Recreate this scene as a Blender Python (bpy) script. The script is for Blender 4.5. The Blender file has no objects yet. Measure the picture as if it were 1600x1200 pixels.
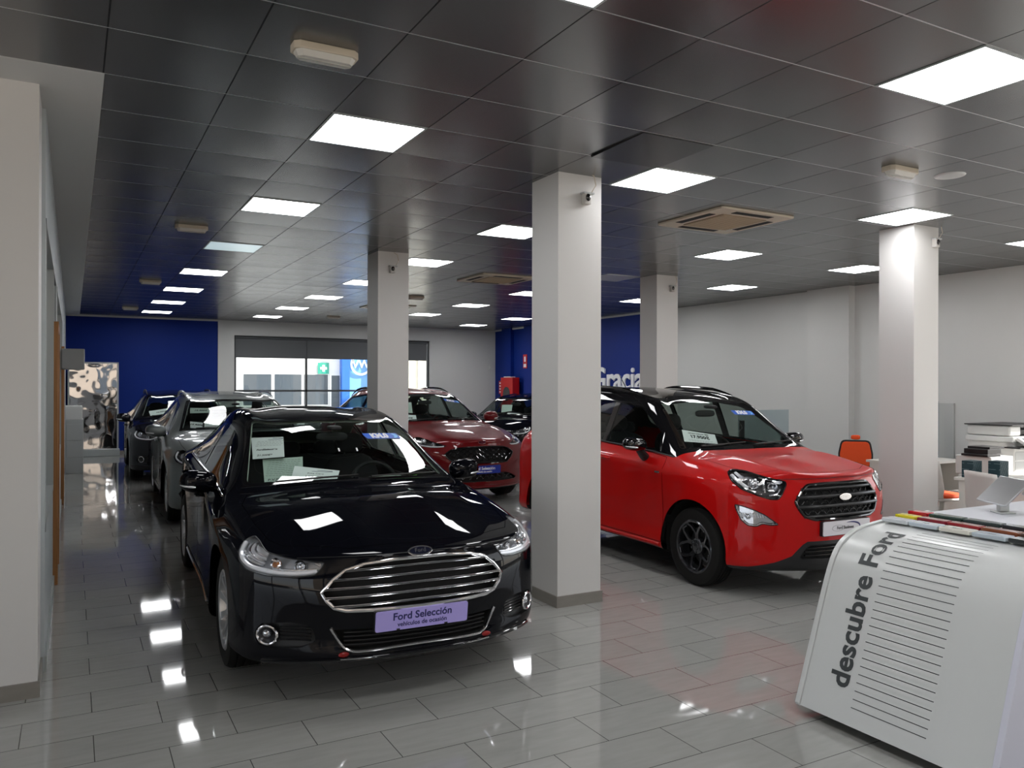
import bpy, bmesh, math, random
from mathutils import Vector, Matrix, Euler
from mathutils.bvhtree import BVHTree
from mathutils.interpolate import poly_3d_calc
from math import sin, cos, pi, radians, sqrt

random.seed(4)
SC = bpy.context.scene
COL = SC.collection
HC = 1.67            # camera height
CEIL = 3.268         # ceiling height

# ------------------------------------------------------------------ camera
cam_d = bpy.data.cameras.new('camera')
cam = bpy.data.objects.new('camera', cam_d)
COL.objects.link(cam)
SC.camera = cam
cam_d.sensor_width = 36.0
cam_d.lens = 1251.1 / 1600 * 36.0
cam_d.clip_start = .05
cam_d.clip_end = 300
_y, _p, _r = 0.501847, 0.00083, 0.00254
_F = Vector((sin(_y) * cos(_p), cos(_y) * cos(_p), sin(_p)))
_R = Vector((cos(_y), -sin(_y), 0)); _U = _R.cross(_F)
_R2 = _R * cos(_r) + _U * sin(_r); _U2 = -_R * sin(_r) + _U * cos(_r)
_m = Matrix((_R2, _U2, -_F)).transposed().to_4x4()
_m.translation = (0, 0, HC)
cam.matrix_world = _m

# ------------------------------------------------------------------ world, sun, exposure
SC.view_settings.view_transform = 'Standard'
SC.view_settings.look = 'None'
SC.view_settings.gamma = 1
SC.view_settings.use_curve_mapping = False
SC.view_settings.exposure = 0.80
w = bpy.data.worlds.new('sky'); SC.world = w; w.use_nodes = True
nt = w.node_tree; nt.nodes.clear()
wo = nt.nodes.new('ShaderNodeOutputWorld'); bg = nt.nodes.new('ShaderNodeBackground')
sky = nt.nodes.new('ShaderNodeTexSky'); sky.sky_type = 'NISHITA'
sky.sun_disc = False; sky.sun_elevation = radians(38); sky.sun_rotation = radians(120)
mixc = nt.nodes.new('ShaderNodeMix'); mixc.data_type = 'RGBA'
mixc.inputs[0].default_value = .75
mixc.inputs[7].default_value = (.95, .97, 1, 1)
scl = nt.nodes.new('ShaderNodeVectorMath'); scl.operation = 'SCALE'; scl.inputs[3].default_value = .16
nt.links.new(sky.outputs[0], scl.inputs[0]); nt.links.new(scl.outputs[0], mixc.inputs[6])
nt.links.new(mixc.outputs[2], bg.inputs[0]); bg.inputs[1].default_value = 1.5
nt.links.new(bg.outputs[0], wo.inputs[0])
LIGHT_POWER = 10.5    # emission strength of the ceiling light panels
sun_d = bpy.data.lights.new('sun', 'SUN'); sun_d.energy = 7.0; sun_d.angle = radians(.6); sun_d.color = (1, .96, .9)
sun = bpy.data.objects.new('sun', sun_d); COL.objects.link(sun)
_sd = Vector((-.80, .32, -.62))          # direction the sunlight travels
sun.rotation_euler = _sd.to_track_quat('-Z', 'Y').to_euler()
sun.location = (14, -2, 8)

# ------------------------------------------------------------------ materials
MATS = {}
def M(name, col=(.5, .5, .5), rough=.5, metal=0., coat=0., spec=.5, em=None, ems=0., trans=0., ior=1.45, sub=None):
    if name in MATS: return MATS[name]
    m = bpy.data.materials.new(name); m.use_nodes = True
    b = m.node_tree.nodes['Principled BSDF']
    b.inputs['Base Color'].default_value = (*col, 1)
    b.inputs['Roughness'].default_value = rough
    b.inputs['Metallic'].default_value = metal
    b.inputs['Coat Weight'].default_value = coat
    b.inputs['Coat Roughness'].default_value = .02
    b.inputs['Specular IOR Level'].default_value = spec
    b.inputs['IOR'].default_value = ior
    b.inputs['Transmission Weight'].default_value = trans
    if em:
        b.inputs['Emission Color'].default_value = (*em, 1)
        b.inputs['Emission Strength'].default_value = ems
    MATS[name] = m
    return m
def nodes(m): return m.node_tree.nodes, m.node_tree.links, m.node_tree.nodes['Principled BSDF']
def noise_bump(m, scale=40, strength=.1, dist=.002, coords='Object'):
    N, L, b = nodes(m)
    t = N.new('ShaderNodeTexCoord'); n = N.new('ShaderNodeTexNoise'); n.inputs['Scale'].default_value = scale
    bp = N.new('ShaderNodeBump'); bp.inputs['Strength'].default_value = strength; bp.inputs['Distance'].default_value = dist
    L.new(t.outputs[coords], n.inputs['Vector']); L.new(n.outputs[0], bp.inputs['Height']); L.new(bp.outputs[0], b.inputs['Normal'])
    return m
def noise_col(m, c1, c2, scale=3, detail=4, stretch=(1, 1, 1)):
    N, L, b = nodes(m)
    t = N.new('ShaderNodeTexCoord'); mp = N.new('ShaderNodeMapping'); mp.inputs['Scale'].default_value = stretch
    n = N.new('ShaderNodeTexNoise'); n.inputs['Scale'].default_value = scale; n.inputs['Detail'].default_value = detail
    mx = N.new('ShaderNodeMix'); mx.data_type = 'RGBA'
    mx.inputs[6].default_value = (*c1, 1); mx.inputs[7].default_value = (*c2, 1)
    L.new(t.outputs['Object'], mp.inputs[0]); L.new(mp.outputs[0], n.inputs['Vector'])
    L.new(n.outputs[0], mx.inputs[0]); L.new(mx.outputs[2], b.inputs['Base Color'])
    return m
def glass_mat(name, tint=(.8, .85, .83), refl=1.0, ior=1.5):
    if name in MATS: return MATS[name]
    m = bpy.data.materials.new(name); m.use_nodes = True
    N = m.node_tree.nodes; L = m.node_tree.links; N.clear()
    o = N.new('ShaderNodeOutputMaterial'); mx = N.new('ShaderNodeMixShader')
    tr = N.new('ShaderNodeBsdfTransparent'); tr.inputs[0].default_value = (*tint, 1)
    g = N.new('ShaderNodeBsdfGlossy'); g.inputs['Roughness'].default_value = .015; g.inputs[0].default_value = (refl, refl, refl, 1)
    lw = N.new('ShaderNodeLayerWeight'); lw.inputs['Blend'].default_value = .5     # Schlick reflectance, the same from both faces
    pw = N.new('ShaderNodeMath'); pw.operation = 'POWER'; pw.inputs[1].default_value = 5; L.new(lw.outputs['Facing'], pw.inputs[0])
    r0 = ((ior - 1) / (ior + 1)) ** 2
    f = N.new('ShaderNodeMath'); f.operation = 'MULTIPLY_ADD'; f.inputs[1].default_value = 1 - r0; f.inputs[2].default_value = r0; L.new(pw.outputs[0], f.inputs[0])
    L.new(f.outputs[0], mx.inputs[0]); L.new(tr.outputs[0], mx.inputs[1]); L.new(g.outputs[0], mx.inputs[2]); L.new(mx.outputs[0], o.inputs[0])
    MATS[name] = m
    return m

m_white = noise_bump(M('painted_plaster_white', (.60, .60, .585), .55), 60, .04)
m_colwhite = noise_bump(M('column_white', (.62, .61, .595), .5), 50, .04)
m_blue = noise_bump(M('blue_wall_paint', (.0015, .020, .19), .6, spec=.25), 60, .04)
m_grey = M('grey_plastic', (.42, .43, .43), .4)
m_lightgrey = M('light_grey_plastic', (.62, .62, .61), .4)
m_black = M('black_plastic', (.012, .012, .013), .4)
m_blackmatt = M('black_rubber', (.010, .010, .010), .75)
m_gloss_black = M('gloss_black', (.004, .004, .005), .06, coat=.6)
m_chrome = M('chrome', (.78, .78, .80), .10, 1.0)
m_silver = M('silver_alloy', (.55, .56, .58), .28, .85)
m_darkalloy = M('dark_alloy', (.07, .072, .08), .22, .85, coat=.6)
m_tyre = M('tyre_rubber', (.016, .015, .014), .62)
m_white_gloss = M('white_gloss_panel', (.57, .58, .57), .28)
m_paper = M('white_paper', (.78, .79, .80), .6)
m_ink = M('black_ink', (.015, .015, .017), .5)
m_wood = noise_col(M('oak_wood', (.4, .2, .07), .35), (.45, .21, .07), (.24, .10, .03), 6, 6, (12, 12, .6))
m_orange = M('orange_fabric', (.75, .075, .008), .7)
m_led = M('light_diffuser', (1, 1, 1), .4, em=(.985, .99, 1.0), ems=LIGHT_POWER)
m_led_dim = M('failing_light_diffuser', (.6, .7, .7), .25, em=(.75, .95, 1), ems=.30)
m_led_off = M('unlit_light_diffuser', (.5, .5, .5), .25)
m_glass = glass_mat('clear_window_glass', (.93, .95, .95))
m_wind = glass_mat('windscreen_glass', (.80, .87, .84))
m_sideg = glass_mat('tinted_side_glass', (.35, .40, .38), 1.0, 1.6)
m_lens = glass_mat('clear_lamp_lens', (.95, .95, .96), 1.0, 1.45)
m_red_sign = M('red_metal', (.5, .008, .01), .35)
m_cream = M('cream_plastic', (.60, .53, .42), .45)

# metal ceiling: square panels with light lateral joints, each panel very slightly tilted
def ceiling_material():
    m = M('dark_metal_ceiling_panels', (.185, .187, .193), .27, .85)
    N, L, b = nodes(m)
    g = N.new('ShaderNodeNewGeometry'); sp = N.new('ShaderNodeSeparateXYZ'); L.new(g.outputs['Position'], sp.inputs[0])
    def math_(op, a, bb=None, v=None):
        n = N.new('ShaderNodeMath'); n.operation = op
        L.new(a, n.inputs[0])
        if bb is not None: L.new(bb, n.inputs[1])
        if v is not None: n.inputs[1].default_value = v
        return n.outputs[0]
    u = math_('DIVIDE', math_('SUBTRACT', sp.outputs[0], v=1.336), v=.601)
    v = math_('DIVIDE', math_('SUBTRACT', sp.outputs[1], v=4.626), v=.603)
    fu = math_('FRACT', math_('ADD', u, v=100.)); fv = math_('FRACT', math_('ADD', v, v=100.))
    iu = math_('FLOOR', u); iv = math_('FLOOR', v)
    def edge(fr, wdt):
        a = math_('LESS_THAN', fr, v=wdt); c = math_('GREATER_THAN', fr, v=1 - wdt)
        return math_('MAXIMUM', a, c)
    eu = edge(fu, .006); ev = edge(fv, .007)
    cb = N.new('ShaderNodeCombineXYZ'); L.new(iu, cb.inputs[0]); L.new(iv, cb.inputs[1])
    wn = N.new('ShaderNodeTexWhiteNoise'); wn.noise_dimensions = '3D'; L.new(cb.outputs[0], wn.inputs[0])
    sub = N.new('ShaderNodeVectorMath'); sub.operation = 'SUBTRACT'; L.new(wn.outputs['Color'], sub.inputs[0]); sub.inputs[1].default_value = (.5, .5, .5)
    sc = N.new('ShaderNodeVectorMath'); sc.operation = 'SCALE'; L.new(sub.outputs[0], sc.inputs[0]); sc.inputs[3].default_value = .026
    ad = N.new('ShaderNodeVectorMath'); ad.operation = 'ADD'; L.new(g.outputs['Normal'], ad.inputs[0]); L.new(sc.outputs[0], ad.inputs[1])
    # slight pillow shape of each panel
    pil = N.new('ShaderNodeCombineXYZ')
    L.new(math_('MULTIPLY', math_('SUBTRACT', fu, v=.5), v=.012), pil.inputs[0])
    L.new(math_('MULTIPLY', math_('SUBTRACT', fv, v=.5), v=.03), pil.inputs[1])
    ad2 = N.new('ShaderNodeVectorMath'); ad2.operation = 'ADD'; L.new(ad.outputs[0], ad2.inputs[0]); L.new(pil.outputs[0], ad2.inputs[1])
    nm = N.new('ShaderNodeVectorMath'); nm.operation = 'NORMALIZE'; L.new(ad2.outputs[0], nm.inputs[0])
    L.new(nm.outputs[0], b.inputs['Normal'])
    mx = N.new('ShaderNodeMix'); mx.data_type = 'RGBA'; mx.inputs[6].default_value = (.185, .187, .193, 1); mx.inputs[7].default_value = (.012, .012, .013, 1)
    mx2 = N.new('ShaderNodeMix'); mx2.data_type = 'RGBA'; mx2.inputs[7].default_value = (.6, .6, .6, 1)
    L.new(eu, mx.inputs[0]); L.new(mx.outputs[2], mx2.inputs[6]); L.new(ev, mx2.inputs[0])
    L.new(mx2.outputs[2], b.inputs['Base Color'])
    rr = math_('ADD', math_('MULTIPLY', math_('MAXIMUM', eu, ev), v=.3), v=.26); L.new(rr, b.inputs['Roughness'])
    return m
m_ceil = ceiling_material()

def floor_material():
    m = M('grey_porcelain_floor_tiles', (.2, .2, .19), .18)
    N, L, b = nodes(m)
    g = N.new('ShaderNodeNewGeometry'); mp = N.new('ShaderNodeMapping'); L.new(g.outputs['Position'], mp.inputs[0])
    mp.inputs['Location'].default_value = (-.09 + .0, -3.075, 0)
    br = N.new('ShaderNodeTexBrick'); L.new(mp.outputs[0], br.inputs['Vector'])
    br.inputs['Scale'].default_value = 1; br.inputs['Brick Width'].default_value = .606; br.inputs['Row Height'].default_value = .303
    br.inputs['Mortar Size'].default_value = .0022; br.inputs['Mortar Smooth'].default_value = .1; br.offset = .5; br.offset_frequency = 2
    br.inputs['Color1'].default_value = (.30, .298, .284, 1); br.inputs['Color2'].default_value = (.325, .322, .308, 1); br.inputs['Mortar'].default_value = (.07, .068, .064, 1)
    n = N.new('ShaderNodeTexNoise'); n.inputs['Scale'].default_value = 5; n.inputs['Detail'].default_value = 8
    mp2 = N.new('ShaderNodeMapping'); mp2.inputs['Scale'].default_value = (1, 5, 1); L.new(g.outputs['Position'], mp2.inputs[0]); L.new(mp2.outputs[0], n.inputs['Vector'])
    mx = N.new('ShaderNodeMix'); mx.data_type = 'RGBA'; mx.blend_type = 'MULTIPLY'; mx.inputs[0].default_value = 1
    cr = N.new('ShaderNodeValToRGB'); cr.color_ramp.elements[0].color = (.86, .86, .86, 1); cr.color_ramp.elements[1].color = (1.1, 1.1, 1.1, 1)
    L.new(n.outputs[0], cr.inputs[0]); L.new(br.outputs['Color'], mx.inputs[6]); L.new(cr.outputs[0], mx.inputs[7]); L.new(mx.outputs[2], b.inputs['Base Color'])
    bp = N.new('ShaderNodeBump'); bp.inputs['Strength'].default_value = .5; bp.inputs['Distance'].default_value = .001; bp.invert = True
    L.new(br.outputs['Fac'], bp.inputs['Height']); L.new(bp.outputs[0], b.inputs['Normal'])
    b.inputs['Roughness'].default_value = .045; b.inputs['Specular IOR Level'].default_value = .6
    return m
m_floor = floor_material()

# ------------------------------------------------------------------ mesh helpers
class MB:
    def __init__(s): s.v = []; s.f = []
    def add(s, vs, fs):
        o = len(s.v); s.v += [tuple(v) for v in vs]; s.f += [tuple(i + o for i in f) for f in fs]; return s
    def box(s, x0, y0, z0, x1, y1, z1, T=None):
        vs = [Vector(p) for p in ((x0, y0, z0), (x1, y0, z0), (x1, y1, z0), (x0, y1, z0), (x0, y0, z1), (x1, y0, z1), (x1, y1, z1), (x0, y1, z1))]
        if T: vs = [T @ v for v in vs]
        return s.add(vs, [(0, 3, 2, 1), (4, 5, 6, 7), (0, 1, 5, 4), (1, 2, 6, 5), (2, 3, 7, 6), (3, 0, 4, 7)])
    def tube(s, pts, r, n=10, closed=False, ups=None, flat=1., cap=True):
        pts = [Vector(p) for p in pts]; N = len(pts); rings = []
        for i, p in enumerate(pts):
            a = pts[(i - 1) % N] if (closed or i > 0) else p
            b = pts[(i + 1) % N] if (closed or i < N - 1) else p
            t = (b - a).normalized()
            up = ups[i] if ups else (Vector((0, 0, 1)) if abs(t.z) < .9 else Vector((1, 0, 0)))
            sd = t.cross(up).normalized(); u = sd.cross(t).normalized()
            rr = r[i] if isinstance(r, (list, tuple)) else r
            rings.append([p + sd * cos(2 * pi * k / n) * rr + u * sin(2 * pi * k / n) * rr * flat for k in range(n)])
        vs = [v for ring in rings for v in ring]; fs = []
        for i in range(N if closed else N - 1):
            j = (i + 1) % N
            for k in range(n): fs.append((i * n + k, i * n + (k + 1) % n, j * n + (k + 1) % n, j * n + k))
        if not closed and cap:
            fs.append(tuple(reversed(range(n)))); fs.append(tuple((N - 1) * n + k for k in range(n)))
        return s.add(vs, fs)
    def lathe(s, prof, n=48, axis='x', c=(0, 0, 0), a0=0, a1=2 * pi, closed=True):
        c = Vector(c); full = abs(a1 - a0 - 2 * pi) < 1e-6; K = n if full else n + 1; vs = []
        for k in range(K):
            a = a0 + (a1 - a0) * k / n
            for (h, r) in prof:
                if axis == 'x': vs.append(c + Vector((h, r * cos(a), r * sin(a))))
                elif axis == 'y': vs.append(c + Vector((r * cos(a), h, r * sin(a))))
                else: vs.append(c + Vector((r * cos(a), r * sin(a), h)))
        m = len(prof); fs = []
        for k in range(n):
            j = (k + 1) % K
            for i in range(m - 1): fs.append((k * m + i, k * m + i + 1, j * m + i + 1, j * m + i))
        return s.add(vs, fs)
    def prism(s, poly, h0, h1, axis='z', T=None):
        n = len(poly)
        def P(a, b, h): return Vector((a, b, h)) if axis == 'z' else (Vector((a, h, b)) if axis == 'y' else Vector((h, a, b)))
        vs = [P(a, b, h0) for a, b in poly] + [P(a, b, h1) for a, b in poly]
        if T: vs = [T @ v for v in vs]
        fs = [tuple(reversed(range(n))), tuple(range(n, 2 * n))] + [(i, (i + 1) % n, n + (i + 1) % n, n + i) for i in range(n)]
        return s.add(vs, fs)
    def ball(s, c, rx, ry, rz, nu=20, nv=12, T=None, e=1.):
        vs = []
        def pw(x): return math.copysign(abs(x) ** e, x)
        for i in range(nv + 1):
            th = pi * i / nv
            for k in range(nu):
                ph = 2 * pi * k / nu
                v = Vector((pw(sin(th)) * pw(cos(ph)) * rx, pw(sin(th)) * pw(sin(ph)) * ry, pw(cos(th)) * rz))
                v = (T @ v if T else v) + Vector(c); vs.append(v)
        fs = [(i * nu + k, (i + 1) * nu + k, (i + 1) * nu + (k + 1) % nu, i * nu + (k + 1) % nu) for i in range(nv) for k in range(nu)]
        return s.add(vs, fs)
    def obj(s, name, mat, parent=None, smooth=False, bevel=0., seg=2, fix=True, angle=40):
        me = bpy.data.meshes.new(name); me.from_pydata(s.v, [], s.f)
        bm = bmesh.new(); bm.from_mesh(me)
        bmesh.ops.remove_doubles(bm, verts=bm.verts, dist=1e-6)
        if fix: bmesh.ops.recalc_face_normals(bm, faces=bm.faces)
        bm.to_mesh(me); bm.free()
        if smooth:
            for p in me.polygons: p.use_smooth = True
            try: me.set_sharp_from_angle(angle=radians(angle))
            except Exception: pass
        o = bpy.data.objects.new(name, me); COL.objects.link(o)
        me.materials.append(mat)
        if parent: o.parent = parent
        if bevel:
            b = o.modifiers.new('bevel', 'BEVEL'); b.width = bevel; b.segments = seg; b.limit_method = 'ANGLE'; b.angle_limit = radians(35)
            b.harden_normals = False
        return o
def tag(o, label=None, cat=None, group=None, kind=None):
    if label: o['label'] = label
    if cat: o['category'] = cat
    if group: o['group'] = group
    if kind: o['kind'] = kind
    return o
def empty(name, loc=(0, 0, 0), rz=0):
    o = bpy.data.objects.new(name, None); COL.objects.link(o); o.location = loc; o.rotation_euler = (0, 0, rz)
    o.empty_display_size = .1
    return o
def struct(o): o['kind'] = 'structure'; return o
def box(name, mat, a, b, parent=None, bevel=0.):
    return MB().box(*a, *b).obj(name, mat, parent, bevel=bevel)
def catmull(pts, closed=True, n=4):
    P = [Vector(p) for p in pts]; N = len(P); out = []
    rng = range(N) if closed else range(N - 1)
    for i in rng:
        p0 = P[(i - 1) % N] if closed or i > 0 else P[i]; p1 = P[i]; p2 = P[(i + 1) % N]
        p3 = P[(i + 2) % N] if closed or i < N - 2 else P[(i + 1) % N]
        for k in range(n):
            t = k / n
            out.append(.5 * ((2 * p1) + (-p0 + p2) * t + (2 * p0 - 5 * p1 + 4 * p2 - p3) * t * t + (-p0 + 3 * p1 - 3 * p2 + p3) * t ** 3))
    if not closed: out.append(P[-1])
    return out
def rounded(pts, r, n=3):
    """polygon with each corner rounded by about r"""
    P = [Vector(p) for p in pts]; N = len(P); out = []
    for i in range(N):
        a, b, c = P[i - 1], P[i], P[(i + 1) % N]
        d1 = (a - b); d2 = (c - b); q = min(r, d1.length * .45, d2.length * .45)
        s, e = b + d1.normalized() * q, b + d2.normalized() * q
        for k in range(n + 1):
            t = k / n; out.append((1 - t) ** 2 * s + 2 * t * (1 - t) * b + t * t * e)
    return out
def text(name, body, size, mat, parent, T, ext=.0008, align='CENTER', spacing=1., bold=0.):
    cu = bpy.data.curves.new(name, 'FONT'); cu.body = body; cu.size = size; cu.align_x = align; cu.align_y = 'CENTER'
    cu.extrude = ext; cu.space_character = spacing; cu.offset = bold; cu.resolution_u = 3
    o = bpy.data.objects.new(name, cu); COL.objects.link(o)
    bpy.context.view_layer.update()
    me = bpy.data.meshes.new_from_object(o.evaluated_get(bpy.context.evaluated_depsgraph_get()))
    bpy.data.objects.remove(o); bpy.data.curves.remove(cu)
    me.transform(T)
    me.materials.clear(); me.materials.append(mat)
    ob = bpy.data.objects.new(name, me); COL.objects.link(ob)
    if parent: ob.parent = parent
    return ob
def frame(origin, xdir, normal):
    x = Vector(xdir).normalized(); z = Vector(normal).normalized(); x = (x - z * x.dot(z)).normalized(); y = z.cross(x)
    m = Matrix((x, y, z)).transposed().to_4x4(); m.translation = Vector(origin); return m

# ------------------------------------------------------------------ cars
# Local car frame: x = sideways (to the right when one looks at the car's front), y = backwards from the front bumper, z = up.
NI = 10
def car_base(sp):
    FR = {0: 0, 1: .36, 2: .72, 3: 1.}
    V = {}; order = []; idx = {}
    def put(key, co):
        idx[key] = len(order); order.append(Vector(co))
    bump = sp.get('bump', [0] * NI)
    for i in range(NI):
        for j in range(-3, 4):
            t = FR[abs(j)]; sg = 1 if j >= 0 else -1
            y = sp['Yc'][i] + (sp['Ye'][i] - sp['Yc'][i]) * t ** 2.2
            z = sp['zc'][i] + (sp['ze'][i] - sp['zc'][i]) * t ** 2.4
            if abs(j) == 2: z += bump[i]
            if abs(j) < 2: z += sp.get('dome', [0] * NI)[i]
            put(('T', i, j), (sg * sp['we'][i] * t, y, z))
    for i in range(NI):
        for k in range(5):
            for sg in (-1, 1):
                yy = sp['Ys'][i] if k < 4 else .5 * (sp['Ys'][i] + sp['Ye'][i])
                if i == 0 and k in (0,): yy += .03
                put(('S', i, k, sg), (sg * sp['w'][k][i], yy, sp['z'][k][i]))
    for nm, i, tab in (('F', 0, sp['F']), ('R', NI - 1, sp['R'])):
        for k in range(5):
            for j in range(-2, 3):
                t = FR[abs(j)]; sg = 1 if j >= 0 else -1
                ye = order[idx[('S', i, k, 1)]].y; ze = sp['z'][k][i]; y0, z0 = tab[k]
                put((nm, k, j), (sg * sp['w'][k][i] * t, y0 + (ye - y0) * t ** 2.6, z0 + (ze - z0) * t ** 2))
    for i in range(1, NI - 1):
        for j in range(-2, 3):
            t = FR[abs(j)]; sg = 1 if j >= 0 else -1
            put(('B', i, j), (sg * sp['w'][0][i] * t, sp['Ys'][i], sp['z'][0][i]))
    def g(key):
        t = key[0]
        if t == 'S' and key[2] == 5: return idx[('T', key[1], 3 * key[3])]
        if t in 'FR':
            i = 0 if t == 'F' else NI - 1
            if key[1] == 5: return idx[('T', i, key[2])]
            if abs(key[2]) == 3: return idx[('S', i, key[1], 1 if key[2] > 0 else -1)]
        if t == 'B':
            if abs(key[2]) == 3: return idx[('S', key[1], 0, 1 if key[2] > 0 else -1)]
            if key[1] == 0: return idx[('F', 0, key[2])]
            if key[1] == NI - 1: return idx[('R', 0, key[2])]
        return idx[key]
    faces = []
    for i in range(NI - 1):
        for j in range(-3, 3):
            faces.append((g(('T', i, j)), g(('T', i, j + 1)), g(('T', i + 1, j + 1)), g(('T', i + 1, j))))
            faces.append((g(('B', i, j)), g(('B', i + 1, j)), g(('B', i + 1, j + 1)), g(('B', i, j + 1))))
        for k in range(5):
            a, b, c, d = g(('S', i, k, 1)), g(('S', i + 1, k, 1)), g(('S', i + 1, k + 1, 1)), g(('S', i, k + 1, 1))
            faces.append((a, b, c, d))
            a, b, c, d = g(('S', i, k, -1)), g(('S', i + 1, k, -1)), g(('S', i + 1, k + 1, -1)), g(('S', i, k + 1, -1))
            faces.append((a, d, c, b))
    for k in range(5):
        for j in range(-3, 3):
            faces.append((g(('F', k, j)), g(('F', k, j + 1)), g(('F', k + 1, j + 1)), g(('F', k + 1, j))))
            faces.append((g(('R', k, j)), g(('R', k + 1, j)), g(('R', k + 1, j + 1)), g(('R', k, j + 1))))
    # make the subdivided limit surface pass through the wanted points
    n = len(order); nb = [set() for _ in range(n)]; fc = [[] for _ in range(n)]
    for f in faces:
        for q in range(4):
            nb[f[q]].add(f[(q + 1) % 4]); nb[f[q]].add(f[q - 1]); fc[f[q]].append(f[(q + 2) % 4])
    tgt = [v.copy() for v in order]; P = [v.copy() for v in order]
    soft = {q for key, q in idx.items() if key[0] == 'T' and abs(key[2]) == 3 and 4 <= key[1] <= 8}
    for it in range(5):
        lim = []
        for q in range(n):
            k = len(nb[q]); s = P[q] * (k * k)
            for e in nb[q]: s = s + P[e] * 4
            for e in fc[q]: s = s + P[e]
            lim.append(s / (k * (k + 5)))
        if it == 0:      # roof edges keep part of their natural rounding
            for q in soft: tgt[q] = lim[q] + (tgt[q] - lim[q]) * .72
        P = [P[q] + (tgt[q] - lim[q]) * .85 for q in range(n)]
    me = bpy.data.meshes.new('tmp'); me.from_pydata([tuple(v) for v in P], [], faces)
    at = me.attributes.new('crease_edge', 'FLOAT', 'EDGE')
    cr = {}
    for (fa, fb, val) in sp.get('crease', []):
        cr[frozenset((g(fa), g(fb)))] = val
        mir = lambda q: q[:-1] + (-q[-1],)
        cr[frozenset((g(mir(fa)), g(mir(fb))))] = val
    for e in me.edges:
        v = cr.get(frozenset(e.vertices))
        if v: at.data[e.index].value = v
    o = bpy.data.objects.new('tmp', me); COL.objects.link(o)
    md = o.modifiers.new('s', 'SUBSURF'); md.levels = sp.get('level', 3); md.render_levels = md.levels
    bpy.context.view_layer.update()
    out = bpy.data.meshes.new_from_object(o.evaluated_get(bpy.context.evaluated_depsgraph_get()))
    bpy.data.objects.remove(o); bpy.data.meshes.remove(me)
    bm = bmesh.new(); bm.from_mesh(out); bpy.data.meshes.remove(out)
    bmesh.ops.recalc_face_normals(bm, faces=bm.faces); bm.normal_update()
    return bm

AX = {'side': lambda p: (p.y, p.z), 'front': lambda p: (p.x, p.z), 'top': lambda p: (p.x, p.y), 'diag': lambda p: (abs(p.x) + p.y, p.z)}
def inpoly(p, poly):
    x, y = p; c = False; n = len(poly); j = n - 1
    for i in range(n):
        xi, yi = poly[i]; xj, yj = poly[j]
        if (yi > y) != (yj > y) and x < (xj - xi) * (y - yi) / (yj - yi) + xi: c = not c
        j = i
    return c

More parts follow.
